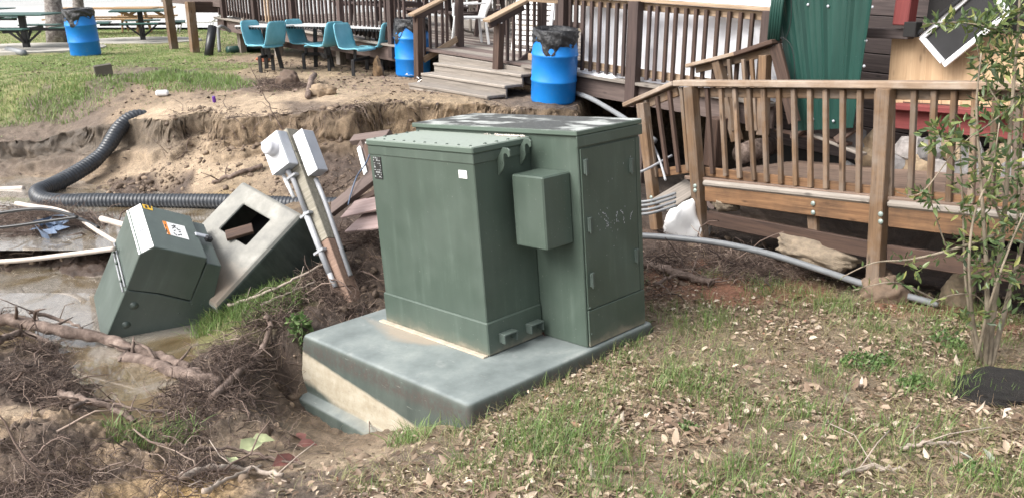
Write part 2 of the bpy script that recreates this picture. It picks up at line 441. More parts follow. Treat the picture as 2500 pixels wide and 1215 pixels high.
# ------------------------------------------------------------------ ground heightfield
UP = [(0, 290, -.42), (200, 270, -.30), (0, 200, -.05), (200, 200, 0), (210, 135, 0), (0, 120, 0), (600, 160, 0), (450, 110, 0), (1000, 185, 0),
      (900, 200, -.02), (1360, 245, 0), (1200, 222, 0), (700, 280, -.12), (600, 250, -.08), (450, 290, -.2), (870, 255, 0), (1150, 255, 0),
      (350, 300, -.3), (110, 345, -.62), (0, 350, -.62), (-300, 350, -.65), (350, 100, -.05), (350, 78, -.2), (0, 78, -.2), (560, 125, -.05), (300, 230, -.1), (780, 225, -.03)]
UPW = [(-20, 38, -.75), (0, 40, -.6), (20, 40, -.3), (-8, 36, -.68), (-14, 44, -1.3), (-4, 46, -1.3), (12, 46, -1.0), (5, 14, 0), (6, 9, 0), (-12, 14, -.3), (-20, 20, -.3)]
LO = [(0, 432, -.98), (100, 430, -.97), (200, 415, -.92), (300, 392, -.83), (400, 378, -.70), (480, 362, -.61), (560, 360, -.58), (700, 374, -.58),
      (850, 376, -.55), (1000, 330, -.5), (1200, 300, -.6), (1400, 290, -.8),
      (580, 430, -.74), (450, 420, -.80), (350, 430, -.90), (700, 440, -.75), (820, 440, -.72), (500, 470, -.93), (620, 470, -.88), (420, 462, -.95), (640, 505, -.93), (560, 545, -1.06), (760, 520, -.88),
      (250, 462, -.98), (100, 465, -1.08), (20, 460, -1.08), (350, 510, -1.08), (250, 520, -1.06), (450, 520, -1.06), (200, 485, -1.06),
      (100, 560, -.95), (50, 510, -.92), (200, 545, -.96), (180, 600, -1.02), (30, 620, -1.1), (250, 600, -1.12),
      (100, 690, -1.32), (200, 660, -1.32), (30, 740, -1.32), (220, 760, -1.32), (150, 830, -1.27), (330, 900, -1.3), (420, 930, -1.3), (300, 960, -1.28),
      (260, 820, -1.32), (380, 840, -1.32), (450, 860, -1.28), (200, 900, -1.27),
      (40, 850, -1.1), (60, 930, -1.05), (0, 800, -1.12), (20, 770, -1.15), (140, 975, -1.12),
      (60, 1040, -.80), (110, 1060, -.80), (200, 1050, -.93), (300, 1090, -1.0), (0, 1150, -.92), (200, 1150, -.93), (350, 1180, -.88), (100, 1215, -.86),
      (450, 1080, -1.08), (240, 1010, -1.14), (540, 960, -1.13), (560, 900, -1.12), (620, 880, -1.1), (600, 980, -1.12), (480, 1020, -1.16), (520, 840, -1.12), (540, 870, -1.14),
      (600, 750, -1.02), (680, 730, -.98), (560, 770, -1.08), (700, 800, -1.02), (640, 690, -1.05),
      (870, 650, -.87), (900, 600, -.74), (840, 600, -.80), (800, 700, -.97), (760, 720, -1.0), (690, 870, -1.24), (690, 930, -1.43), (655, 905, -1.24), (640, 968, -1.32),
      (760, 1010, -1.60), (850, 1065, -1.54), (650, 1015, -1.38), (700, 990, -1.58), (620, 1035, -1.2),
      (800, 1115, -1.24), (900, 1115, -1.05), (700, 1150, -1.02), (600, 1100, -1.14), (850, 1170, -.88), (1000, 1075, -1.10), (1050, 1055, -1.08), (1100, 1030, -1.06),
      (1200, 1010, -.98), (1160, 1030, -1.04), (1330, 930, -.96), (1450, 880, -.95), (1590, 805, -.92), (1250, 1215, -.55), (1250, 1100, -.78), (1500, 1215, -.5),
      (1500, 1000, -.82), (1800, 1215, -.45), (1800, 1000, -.76), (1800, 850, -.86), (2100, 1215, -.42), (2100, 1000, -.72), (2100, 850, -.83), (2480, 1215, -.4),
      (2480, 1000, -.7), (2410, 890, -.8), (2000, 770, -.9), (1700, 760, -.92), (2300, 770, -.88), (2490, 790, -.85),
      (1650, 680, -.9), (1700, 640, -.86), (1620, 600, -.9), (1650, 560, -.95), (1850, 650, -.95), (1850, 600, -1.02), (2000, 695, -.98), (2140, 725, -.92),
      (1800, 560, -1.2), (2000, 610, -1.35), (2200, 660, -1.45), (2300, 690, -1.45), (2450, 720, -1.38), (1600, 400, -.95), (1500, 330, -.95), (1600, 480, -.95), (1300, 600, -1.1), (1100, 700, -1.15), (1200, 850, -1.25)]
LOW = [(0, 2, -.3), (2, 2, -.25), (-2, 2, -.6), (-2.5, 2.8, -.78), (4, 3, -.35), (-5, 4, -1), (-8, 7, -1.2), (5, 5.5, -.8), (7, 8, -.9), (3, 9, -1.2), (-12, 11, -1.3), (-12, 8, -1.25)]
def rbf(P3):
    P = np.array(P3, float); X = P[:, :2]
    D = np.linalg.norm(X[:, None] - X[None], axis=2)
    n = len(P); A = np.zeros((n + 1, n + 1)); A[:n, :n] = D - np.eye(n) * .02; A[:n, n] = A[n, :n] = 1
    w = np.linalg.solve(A, np.append(P[:, 2], 0))
    def ev(x, y):
        s = np.full(x.shape, w[n])
        for i in range(n): s = s + w[i] * np.sqrt((x - X[i, 0]) ** 2 + (y - X[i, 1]) ** 2 + 1e-3)
        return s
    return ev
def w3(L): return [tuple(PZ(*p)) for p in L]
upf = rbf(w3(UP) + UPW); lof = rbf(w3(LO) + LOW)
EDGE = [(-30, 350, -.64), (0, 350, -.63), (110, 345, -.62), (200, 326, -.5), (290, 308, -.38), (350, 300, -.32), (420, 295, -.22), (450, 282, -.2), (500, 278, -.19), (545, 297, -.2),
        (560, 288, -.15), (630, 284, -.13), (700, 284, -.13), (790, 292, -.14), (862, 292, -.14), (868, 266, -.04), (930, 255, -.01), (1000, 252, 0), (1150, 258, 0), (1260, 266, 0), (1340, 272, 0), (1420, 270, 0), (1436, 250, 0), (1400, 215, 0)]
poly = [(-40, 11.6), (-12, 11.6)] + [tuple(PZ(*p))[:2] for p in EDGE] + [(1.2, 13.5), (3.5, 11.5), (4.5, 9.6), (6, 7.6), (40, 7), (40, 90), (-40, 90)]
poly = np.array(poly)
def sdist(x, y):
    d = np.full(x.shape, 1e9); ins = np.zeros(x.shape, bool)
    for i in range(len(poly)):
        a, b = poly[i], poly[(i + 1) % len(poly)]
        ex, ey = b - a; L2 = ex * ex + ey * ey
        t = np.clip(((x - a[0]) * ex + (y - a[1]) * ey) / L2, 0, 1)
        d = np.minimum(d, (x - a[0] - t * ex) ** 2 + (y - a[1] - t * ey) ** 2)
        c = ((a[1] > y) != (b[1] > y)) & (x < (b[0] - a[0]) * (y - a[1]) / (b[1] - a[1] + 1e-12) + a[0]); ins ^= c
    d = np.sqrt(d); return np.where(ins, d, -d)
# zones: g lawn, y bare trampled soil, s sand, m dark debris mud, c clay, l leaf litter mound, r reddish mulch, w stream bed, k soil with the shade of the covered hollows painted into its colour
ZC = {'g': (.20, .20, .085), 'y': (.24, .182, .128), 's': (.37, .288, .205), 'm': (.078, .054, .042), 'c': (.29, .215, .145), 'l': (.20, .16, .112), 'r': (.20, .095, .06), 'w': (.22, .16, .08), 'k': (.04, .03, .025), 'b': (.28, .215, .145), 'd': (.15, .115, .09), 'o': (.46, .31, .13)}
ZP = [(0, 200, 'g'), (150, 180, 'g'), (300, 170, 'g'), (450, 170, 'g'), (60, 240, 'g'), (180, 230, 'g'), (470, 200, 'g'), (560, 205, 'g'), (400, 120, 'g'), (200, 110, 'g'), (30, 100, 'g'), (350, 80, 'g'),
      (100, 295, 'y'), (200, 290, 'y'), (320, 255, 'y'), (420, 235, 'y'), (330, 285, 'y'), (600, 170, 'y'), (700, 190, 'y'), (800, 190, 'y'), (900, 200, 'y'), (700, 240, 'y'), (850, 230, 'y'), (1000, 215, 'y'), (1200, 245, 'y'), (1330, 250, 'y'), (560, 250, 'y'), (960, 240, 'y'),
      (120, 370, 'd'), (250, 360, 'd'), (50, 400, 'd'), (320, 340, 'd'), (200, 400, 'd'),
      (600, 320, 'b'), (700, 330, 'b'), (820, 320, 'b'), (950, 290, 'b'), (1080, 290, 'b'), (480, 320, 'm'), (500, 345, 'm'), (1300, 280, 'd'), (1400, 285, 'k'),
      (420, 405, 's'), (560, 420, 's'), (480, 430, 's'), (350, 430, 's'), (600, 400, 's'), (700, 400, 's'), (640, 440, 's'), (800, 400, 's'), (530, 455, 's'),
      (300, 455, 'm'), (420, 460, 'm'), (640, 360, 'd'), (740, 430, 'd'), (830, 460, 'm'), (580, 355, 'd'),
      (100, 460, 'w'), (350, 510, 'w'), (450, 515, 'w'),
      (100, 560, 'm'), (200, 560, 'm'), (40, 600, 'm'), (250, 580, 'm'), (30, 520, 'm'), (180, 600, 'm'),
      (100, 690, 'w'), (200, 740, 'w'), (60, 760, 'w'), (330, 920, 'w'), (430, 920, 'w'), (260, 850, 'w'),
      (40, 870, 'm'), (50, 940, 'm'), (120, 980, 'm'), (560, 920, 'm'), (640, 950, 'm'), (560, 820, 'm'), (660, 840, 'm'), (700, 900, 'm'), (500, 990, 'm'),
      (540, 860, 's'), (700, 905, 's'), (650, 1015, 's'), (760, 1020, 's'), (840, 1060, 's'), (0, 1020, 's'),
      (70, 1050, 'c'), (150, 1060, 'c'), (250, 1080, 'c'), (330, 1080, 'c'), (420, 1050, 'c'), (420, 1180, 'c'), (30, 1080, 'c'), (200, 1120, 'c'), (120, 1110, 'c'), (300, 1120, 'c'), (400, 1110, 'c'),
      (60, 1140, 'm'), (200, 1190, 'm'), (330, 1150, 'm'), (500, 1110, 'm'), (600, 1060, 'm'), (560, 1180, 'c'),
      (700, 1170, 'd'), (850, 1130, 'd'), (950, 1120, 'd'), (780, 1200, 'd'), (900, 1190, 'l'), (480, 1195, 'o'), (505, 1180, 'o'),
      (850, 640, 'm'), (880, 570, 'm'), (830, 700, 'm'), (760, 740, 'm'), (640, 740, 'g'), (580, 760, 'g'),
      (1100, 1080, 'l'), (1250, 1050, 'l'), (1400, 960, 'l'), (1300, 1150, 'l'), (1500, 1100, 'l'), (1700, 1000, 'l'), (1700, 1180, 'l'), (1900, 1100, 'l'), (2100, 1150, 'l'), (2300, 1100, 'l'), (2450, 1150, 'l'), (2000, 950, 'l'), (2250, 950, 'l'), (1700, 870, 'l'), (1900, 800, 'l'), (1750, 790, 'l'), (2100, 800, 'l'), (2300, 850, 'l'), (2490, 900, 'l'),
      (1700, 690, 'r'), (1620, 640, 'm'), (1800, 640, 'm'), (1750, 720, 'r'), (1900, 700, 'r'), (2250, 755, 'r'), (2450, 770, 'r'), (2050, 720, 'l'),
      (1850, 580, 'k'), (2000, 620, 'k'), (2250, 690, 'k'), (2450, 730, 'k'), (1600, 480, 'k'), (1600, 400, 'k')]
def H(x, y, full=False):
    u = upf(x, y); l = lof(x, y)
    sd = sdist(x, y)
    wob = (fbm(x * 2.2, y * 2.2, 4, 3) - .5) * .28 + (ridged(x * 7, y * 7, 2, 5) - .5) * .03 + (fbm(x * 15, y * 15, 2, 6) - .5) * .03
    sdw = sd + wob
    ledge = .12 * sstep(.55, .7, vnoise(x * .8, y * .8, 9))
    s = .66 * sstep(-.04, .05, sdw) + .22 * sstep(-.20 - ledge, -.12 - ledge, sdw) + .12 * sstep(-.5, -.2, sdw)
    z = l * (1 - s) + u * s
    z = np.where(sd > 1.2, u, z)
    z = np.where(sd < -1.2, l, z)
    Wt = zone_w(x, y)
    mud = Wt['m'] + .5 * Wt['d'] + .35 * Wt['r']
    amp = mud * .13 + Wt['c'] * .24 + Wt['l'] * .05 + (Wt['g'] + Wt['y']) * .05 + Wt['s'] * .03 + Wt['k'] * .1
    z = z + (fbm(x * 2.6, y * 2.6, 3, 20) - .5) * amp
    am2 = mud * .075 + Wt['c'] * .16 + Wt['l'] * .022 + Wt['y'] * .025 + Wt['g'] * .02 + Wt['s'] * .008 + Wt['b'] * .05 + Wt['k'] * .05
    z = z + (ridged(x * 7, y * 7, 3, 30) - .55) * am2
    am3 = mud * .034 + Wt['c'] * .062 + Wt['l'] * .012 + Wt['y'] * .013 + Wt['s'] * .003 + Wt['b'] * .03 + Wt['d'] * .012
    z = z + (fbm(x * 34, y * 34, 3, 40) - .5) * am3
    z = z + (ridged(x * 16, y * 9, 2, 44) - .5) * .02 * Wt['s'] * sstep(.45, .65, vnoise(x * 1.5, y * 1.5, 50))
    if full: return z, Wt, s, sdw
    return z
_zp = np.array([tuple(PZ(a, b, float(-.2 if b < 300 else -.95)))[:2] for a, b, c in ZP]); _zc = [c for a, b, c in ZP]
def zone_w(x, y):
    jx = x + (fbm(x * 1.7, y * 1.7, 4, 60) - .5) * .9; jy = y + (fbm(x * 1.7, y * 1.7, 4, 70) - .5) * .9
    out = {k: np.zeros(x.shape) for k in ZC}; tot = np.zeros(x.shape)
    for i, c in enumerate(_zc):
        dx = jx - _zp[i, 0]; dy = jy - _zp[i, 1]; sc = .5 if _zp[i, 1] > 11 else 1.0
        w = 1 / ((dx * dx + dy * dy * sc) ** 2.2 + 1e-4)
        out[c] += w; tot += w
    return {k: v / tot for k, v in out.items()}
ys = np.concatenate([np.linspace(.25, 1.65, 15), np.arange(1.7, 6.5, .0165), np.arange(6.5, 9.7, .02), np.arange(9.7, 11.4, .010), np.arange(11.4, 13.2, .02), 13.2 + (np.linspace(0, 1, 90) ** 1.8) * 36])
aa = np.concatenate([np.linspace(-2.2, -.76, 50), np.linspace(-.74, .74, 570), np.linspace(.76, 2.2, 50)])
YY, AA = np.meshgrid(ys, aa, indexing='ij'); XX = YY * AA
ZZ, WT, SS, SDW = H(XX, YY, True)
nr, nc = XX.shape
idx = np.arange(nr * nc).reshape(nr, nc)
Q = np.stack([idx[:-1, :-1], idx[:-1, 1:], idx[1:, 1:], idx[1:, :-1]], -1).reshape(-1, 4)
colr = np.zeros((nr, nc, 4), np.float32)
for k, c in ZC.items():
    for i in range(3): colr[..., i] += WT[k] * c[i]
# strata colour on the cut face of the bank: pale ochre sand under grey brown topsoil, dark at the far left
cut = np.exp(-(SDW / .20) ** 2) * (np.abs(SS - .5) < .499)
left = sstep(-3.2, -4.6, XX)
strat = np.stack([.23 - .11 * left, .165 - .07 * left, .105 - .035 * left], -1)
nz = fbm(XX * 3, ZZ * 22, 3, 90)[..., None]; nw = fbm(XX * 6, ZZ * 6 + YY * 3, 4, 95)
topsoil = (sstep(.55, .9, SS + .5 * (nw - .5)) * .5 + .35 * sstep(.35, .05, SS + .3 * (nw - .5)))[..., None]
strat = strat * (.62 + .76 * nz) * (1 - .62 * topsoil)
colr[..., :3] = colr[..., :3] * (1 - .8 * cut[..., None]) + strat * (.8 * cut[..., None])
wet = np.clip(sstep(-1.0, -1.2, ZZ) + WT['m'] * .5 + WT['c'] * .15 + .4 * WT['d'] + .5 * cut * left, 0, 1)
colr[..., 3] = wet
gm = NT('ground soil')
at = gm.n('Attribute'); at.attribute_name = 'soil'
v = gm.coord('Object')
n1 = gm.noise(v, 7, 8, .7); n2 = gm.noise(v, 55, 5, .7); n3 = gm.noise(v, 1.3, 5, .6)
c = gm.mix(1.0, at.outputs['Color'], gm.ramp(n1, [(.28, (.62,) * 3), (.72, (1.4,) * 3)]), 'MULTIPLY')
c = gm.mix(1.0, c, gm.ramp(n2, [(.3, (.66, .64, .62)), (.5, (1, 1, 1)), (.72, (1.35, 1.33, 1.3))]), 'MULTIPLY')
c = gm.mix(1.0, c, gm.ramp(n3, [(.3, (.85,) * 3), (.7, (1.12,) * 3)]), 'MULTIPLY')
c = gm.mix(1.0, c, gm.ramp(gm.noise(v, 210, 3, .75), [(.34, (.55, .53, .5)), (.5, (1, 1, 1)), (.68, (1.5, 1.48, 1.42))]), 'MULTIPLY')
wetc = gm.mix(1.0, c, (.62, .58, .54), 'MULTIPLY')
gm.col(gm.mix(gm.math('MULTIPLY', at.outputs['Alpha'], .55), c, wetc))
gm.rough(gm.ramp(at.outputs['Alpha'], [(0, (.92,) * 3), (1, (.48,) * 3)]))
gm.bump(gm.noise(v, 90, 7, .8), .85, .014)
kz = cut * np.clip(-sdist(XX, YY) * 3 + 1.2, 0, 1)
o1 = fbm(XX * 5 + 3, ZZ * 13 + YY * 2, 4, 200, .6) - .5; o2 = ridged(XX * 3.2, ZZ * 9 + XX, 3, 210) - .55
XD = XX + kz * .10 * (fbm(XX * 7, ZZ * 17, 3, 220) - .5); YD = YY - kz * (.17 * o1 + .09 * o2)
ZD = ZZ + kz * .05 * (fbm(XX * 9, ZZ * 20 + YY * 9, 3, 230) - .5)
me = big('ground', np.stack([XD, YD, ZD], -1).reshape(-1, 3), Q, gm.m, True)
ca = me.color_attributes.new('soil', 'FLOAT_COLOR', 'POINT'); ca.data.foreach_set('color', colr.reshape(-1))
GROUND = obj('ground', me); tag(GROUND, kind='structure')

def Hs(x, y): return float(H(np.array([float(x)]), np.array([float(y)]))[0])
_ia = lambda a: np.clip(np.interp(a, aa, np.arange(nc)), 0, nc - 1.001)
def Hi(x, y):
    """height read off the built sheet (fast, vectorised)"""
    x = np.asarray(x, float); y = np.asarray(y, float)
    r = np.clip(np.interp(y, ys, np.arange(nr)), 0, nr - 1.001); c = _ia(x / np.maximum(y, .1))
    r0 = r.astype(int); c0 = c.astype(int); fr = r - r0; fc = c - c0
    return (ZZ[r0, c0] * (1 - fc) + ZZ[r0, c0 + 1] * fc) * (1 - fr) + (ZZ[r0 + 1, c0] * (1 - fc) + ZZ[r0 + 1, c0 + 1] * fc) * fr
def Zi(k, x, y):
    r = np.clip(np.interp(y, ys, np.arange(nr)), 0, nr - 1).astype(int); c = _ia(np.asarray(x) / np.maximum(y, .1)).astype(int)
    return WT[k][r, c]
def G(px, py):
    """where the line of sight through a photo point meets the ground"""
    r = ray(px, py); d = np.concatenate([np.arange(1.8, 14, .02), np.arange(14, 48, .1)])
    x = r.x / r.y * d; z = 1.5 + r.z / r.y * d
    g = Hi(x, d); k = np.argmax(z <= g)
    if z[k] > g[k]: k = len(d) - 1
    return Vector((x[k], d[k], g[k]))

# far sheet under everything, lake, stream
o = obj('terrain', mesh('terrain', [(-900, -300, -2.2), (900, -300, -2.2), (900, 1200, -2.2), (-900, 1200, -2.2)], [(0, 1, 2, 3)], plain('far soil', (.25, .2, .13), .9)))
tag(o, kind='structure')
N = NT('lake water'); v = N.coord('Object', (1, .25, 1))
N.col(N.ramp(N.noise(v, .05, 3), [(.4, (.62, .62, .60)), (.6, (.78, .77, .75))])); N.rough(.16); N.bump(N.noise(v, 2.2, 6, .65), .35, .12)  # pale base colour stands in for white sky glare on the water
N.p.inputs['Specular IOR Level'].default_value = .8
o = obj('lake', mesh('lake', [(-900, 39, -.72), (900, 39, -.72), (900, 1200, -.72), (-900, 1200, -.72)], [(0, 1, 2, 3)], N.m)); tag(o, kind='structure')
N = NT('muddy stream water'); v = N.coord()
vs = N.coord('Object', (1.5, .7, 1))
f = N.noise(v, 1.3, 5, .6, .8)
N.col(N.ramp(f, [(.34, (.11, .07, .028)), (.43, (.20, .15, .085)), (.55, (.31, .275, .23))]))  # ochre and silt tones; the palest is lifted to paint silvery sky reflection
N.rough(.05); N.p.inputs['IOR'].default_value = 1.75; N.p.inputs['Coat Weight'].default_value = 1; N.p.inputs['Coat IOR'].default_value = 1.7; N.p.inputs['Coat Roughness'].default_value = .03; N.p.inputs['Specular IOR Level'].default_value = 1.0
h = N.math('ADD', N.noise(vs, 6, 6, .62, 1.6), N.math('MULTIPLY', N.noise(vs, 19, 4, .6, 1.4), .22))
msk = N.ramp(N.noise(v, .7, 2), [(.38, (.12,) * 3), (.6, (1,) * 3)])
N.bump(N.math('MULTIPLY', h, msk), .9, .06)
o = obj('stream', mesh('stream', [(-11, 2.8, -1.2), (-1.85, 2.8, -1.2), (-1.85, 5.0, -1.2), (-2.0, 5.6, -1.2), (-2.0, 6.4, -1.2), (-2.2, 8.3, -1.2), (-11, 8.3, -1.2)], [(0, 1, 2, 3, 4, 5, 6)], N.m)); tag(o, kind='structure')
o = obj('pool', mesh('pool', [(-12, 7.6, -.985), (-2.9, 7.6, -.985), (-1.6, 8.6, -.985), (-1.6, 11.4, -.985), (-12, 11.4, -.985)], [(0, 1, 2, 3, 4)], N.m)); tag(o, kind='structure')
# ------------------------------------------------------------------ big transformer and its pad
pu, pv, pw, pd = .0406, 1.0805, 1.957, 1.755
def ring(off, z, r=.05, n=5):
    u0, u1, v0, v1 = pu - pw - off, pu + off, -pv - off, -pv + pd + off
    out = []
    for cx, cy, a0 in ((u1 - r, v1 - r, 0), (u0 + r, v1 - r, 90), (u0 + r, v0 + r, 180), (u1 - r, v0 + r, 270)):
        for k in range(n):
            a = math.radians(a0 + 90 * k / (n - 1)); out.append(Vector((cx + r * math.cos(a), cy + r * math.sin(a), z)))
    return out
def ringloft(rings):
    V = [p for r in rings for p in r]; n = len(rings[0]); F = []
    for i in range(len(rings) - 1):
        for k in range(n): F.append((i * n + k, i * n + (k + 1) % n, (i + 1) * n + (k + 1) % n, (i + 1) * n + k))
    F.append(tuple((len(rings) - 1) * n + k for k in range(n)))
    return V, F
p1 = hit(735, 862, MT, 1, -pv - .03); p2 = hit(1005, 1035, MT, 1, -pv - .03)
p3 = hit(728, 925, MT, 1, -pv - .04); p4 = hit(915, 1055, MT, 1, -pv - .04)
N = NT('weathered fibreglass pad'); v = N.coord()
tcn = N.n('TexCoord'); sx = N.n('SeparateXYZ'); N.l(tcn.outputs['Normal'], sx.inputs[0])
sp = N.n('SeparateXYZ'); N.l(tcn.outputs['Object'], sp.inputs[0])
nA = N.noise(v, 3, 7, .65); nB = N.noise(v, 30, 5, .7)
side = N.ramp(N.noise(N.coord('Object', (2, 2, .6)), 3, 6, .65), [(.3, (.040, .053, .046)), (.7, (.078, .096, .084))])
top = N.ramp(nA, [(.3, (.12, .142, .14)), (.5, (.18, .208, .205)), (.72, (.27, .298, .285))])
# sediment left by the flood around the cabinet foot
d1 = N.math('ADD', N.math('MULTIPLY', N.math('ABSOLUTE', N.math('ADD', sp.outputs['Y'], .57)), 2.2), N.math('MULTIPLY', N.math('ABSOLUTE', N.math('ADD', sp.outputs['X'], 1.25)), .75))
d1 = N.math('ADD', d1, N.math('MULTIPLY', nA, .7))
top = N.mix(N.ramp(d1, [(.55, (.85,) * 3), (.78, (0, 0, 0))]), top, (.33, .275, .215))
top = N.mix(N.ramp(N.noise(v, 2.1, 6, .7), [(.56, (0, 0, 0)), (.74, (.45,) * 3)]), top, (.50, .50, .47))
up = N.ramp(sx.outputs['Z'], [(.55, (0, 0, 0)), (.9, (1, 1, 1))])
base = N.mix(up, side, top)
def line(p, q):
    m = (q.z - p.z) / (q.x - p.x); x = N.math('MULTIPLY', sp.outputs['X'], m)
    return N.math('SUBTRACT', N.math('SUBTRACT', sp.outputs['Z'], x), p.z - m * p.x)
e1 = N.math('ADD', line(p1, p2), N.math('MULTIPLY', N.math('SUBTRACT', nA, .5), .03))
e2 = N.math('ADD', line(p3, p4), N.math('MULTIPLY', N.math('SUBTRACT', nA, .5), .10))
msk = N.math('MULTIPLY', N.ramp(e1, [(.0, (1, 1, 1)), (.02, (0, 0, 0))]), N.ramp(e2, [(0, (0, 0, 0)), (.05, (1, 1, 1))]))
fr = N.ramp(sx.outputs['Y'], [(.0, (1, 1, 1)), (.02, (0, 0, 0))])
msk = N.math('MULTIPLY', msk, N.ramp(N.math('MULTIPLY', sx.outputs['Y'], -1), [(.5, (0, 0, 0)), (.8, (1, 1, 1))]))
streak = N.math('ADD', N.math('MULTIPLY', N.noise(N.coord('Object', (1.5, 1, 9)), 2, 5, .6), .4), N.math('MULTIPLY', N.noise(v, 11, 6, .7), .6))
base = N.mix(msk, base, N.ramp(streak, [(.3, (.28, .235, .16)), (.6, (.43, .39, .31))]))
# dark scum band below the rounded edge
bnd = N.ramp(sp.outputs['Z'], [(0, (0, 0, 0)), (1, (1, 1, 1))])
e3 = N.math('ABSOLUTE', N.math('ADD', sp.outputs['Z'], N.math('MULTIPLY_ADD', nA, .06))); 
N.t.nodes[-1].inputs[1].default_value = 0
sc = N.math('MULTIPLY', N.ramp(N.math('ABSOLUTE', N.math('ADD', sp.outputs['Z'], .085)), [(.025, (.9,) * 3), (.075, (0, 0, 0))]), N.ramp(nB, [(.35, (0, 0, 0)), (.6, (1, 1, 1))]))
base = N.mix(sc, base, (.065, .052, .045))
base = N.mix(N.ramp(nB, [(.60, (0, 0, 0)), (.72, (.5,) * 3)]), base, (.13, .12, .10))
base = N.mix(N.ramp(N.noise(v, 110, 3, .7), [(.64, (0, 0, 0)), (.70, (.6,) * 3)]), base, (.10, .09, .075))
base = N.mix(N.ramp(N.noise(N.coord('Object', (1.5, 9, 9)), 4, 6, .7), [(.62, (0, 0, 0)), (.70, (.35,) * 3)]), base, (.42, .42, .39))
N.col(base); N.rough(.6); N.bump(nB, .15, .006)
M['pad'] = N.m
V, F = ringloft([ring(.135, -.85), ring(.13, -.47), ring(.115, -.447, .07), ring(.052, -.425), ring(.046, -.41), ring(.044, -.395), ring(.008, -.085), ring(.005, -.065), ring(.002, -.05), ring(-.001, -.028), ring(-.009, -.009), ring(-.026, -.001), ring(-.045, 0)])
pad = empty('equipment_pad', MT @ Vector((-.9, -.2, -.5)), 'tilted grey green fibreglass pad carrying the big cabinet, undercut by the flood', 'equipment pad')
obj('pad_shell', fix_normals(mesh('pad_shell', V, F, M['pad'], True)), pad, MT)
me = bpy.data.objects['pad_shell'].data
M['silted'] = metal_green('silt splashed green paint', GREEN); _t = M['silted'].node_tree
_b = _t.nodes['Principled BSDF']; _src = _b.inputs['Base Color'].links[0].from_socket
N = NT.__new__(NT); N.m, N.t, N.p = M['silted'], _t, _b
v = N.coord(); tcn = N.n('TexCoord'); sp = N.n('SeparateXYZ'); N.l(tcn.outputs['Object'], sp.inputs[0])
zz_ = N.math('ADD', sp.outputs['Z'], N.math('MULTIPLY', N.noise(v, 5, 6, .7), -.16))
N.col(N.mix(N.ramp(N.math('MULTIPLY_ADD', zz_, 1), [(0, (0, 0, 0)), (1, (0, 0, 0))]), _src, _src))
_rs = N.ramp(N.math('ADD', zz_, .5), [(.30, (.75,) * 3), (.345, (.12,) * 3), (.40, (0, 0, 0))])
N.col(N.mix(_rs, _src, (.30, .26, .20)))
T = empty('transformer_cabinet', MT @ Vector((-.85, 0, 0)), 'large dark green electrical transformer cabinet standing on the tilted pad', 'transformer')
WB, DB, ua, va, wa, HA, HB = 1.7078, .6159, .4290, .4966, 1.1745, 1.3966, 1.45
g = M['tgreen']
lbox('tank', MT, (-ua - wa, -ua), (-va, .002), (.0, HA - .03), g, T)
lbox('tank_base', MT, (-ua - wa - .012, -ua + .012), (-va - .012, -.002), (.004, .235), M['silted'], T, .008)
lid = lbox('tank_lid', MT, (-ua - wa - .014, -ua + .014), (-va - .014, -.003), (HA - .045, HA), M['lidA'], T, .008)
lbox('lid_band', MT, (-ua - wa - .006, -ua + .006), (-va - .006, -.004), (HA - .11, HA - .047), g, T, .004)
V, F = lathe_geo([(.013, 0), (.012, .004), (.007, .008), (.0, .009)], 8); bolt_me = mesh('bolt', V, F, g, True)
for i in range(10):
    obj('bolt', bolt_me, T, MT @ Matrix.Translation((-ua - wa + .05 + i * (wa - .1) / 9, -va + .028, HA)) @ Matrix.Scale(.8, 4))
for i in range(1, 5):
    for uu in (-ua - .028, -ua - wa + .028):
        obj('bolt', bolt_me, T, MT @ Matrix.Translation((uu, -va + .03 + i * .1, HA)))
lbox('floor_flange', MT, (-ua - wa - .05, -ua + .002), (-va - .055, -va - .013), (-.001, .012), plain('sediment crust', (.42, .37, .29), .8, .25, 12, .3), T, .003)
# high voltage compartment behind
lbox('compartment', MT, (-WB + .01, -.004), (.004, DB - .004), (.0, HB - .035), g, T)
lbox('roof', MT, (-WB - .005, .016), (-.018, DB + .015), (HB - .035, HB), M['lidB'], T, .006)
lbox('roof_lip', MT, (.004, .017), (-.016, DB + .013), (HB - .105, HB - .037), g, T, .003)
lbox('door', MT, (-.003, .007), (.02, DB - .055), (.262, HB - .12), g, T, .003)
lbox('door_post', MT, (-.003, .006), (DB - .05, DB - .008), (.262, HB - .12), g, T, .002)
lbox('kick_panel', MT, (-.003, .010), (.018, DB - .012), (.006, .256), M['silted'], T, .003)
for px, py in ((1430, 406), (1541, 403), (1440, 547), (1446, 681), (1554, 622)):
    q = hit(px, py, MT, 0, .008)
    hg = lbox('hinge', MT, (.004, .020), (q.y - .022, q.y + .018), (q.z - .050, q.z + .045), M['tgreen2'], T, .004)
    lbox('hinge_pin', MT, (.0205, .030), (q.y - .020, q.y - .004), (q.z - .06, q.z + .05), M['tgreen2'], hg, .004)
for px, py in ((1441, 752), (1445, 815)):
    q = hit(px, py, MT, 0, .010)
    obj('bolt', bolt_me, T, MT @ Matrix.Translation(q) @ Matrix.Rotation(math.pi / 2, 4, 'Y') @ Matrix.Scale(.7, 4))
# control box hung on the compartment front
q1 = hit(1390, 400, MT, 1, 0.0); u_r = q1.x
qf = hit(1324, 434, MT, 0, u_r); dv = qf.y
ql = hit(1247, 421, MT, 1, dv); qb = hit(1340, 615, MT, 0, u_r); 
lbox('control_box', MT, (max(ql.x, -ua + .004), u_r), (dv, .003), (hit(1338, 614, MT, 1, dv).z, qf.z), g, T, .010)
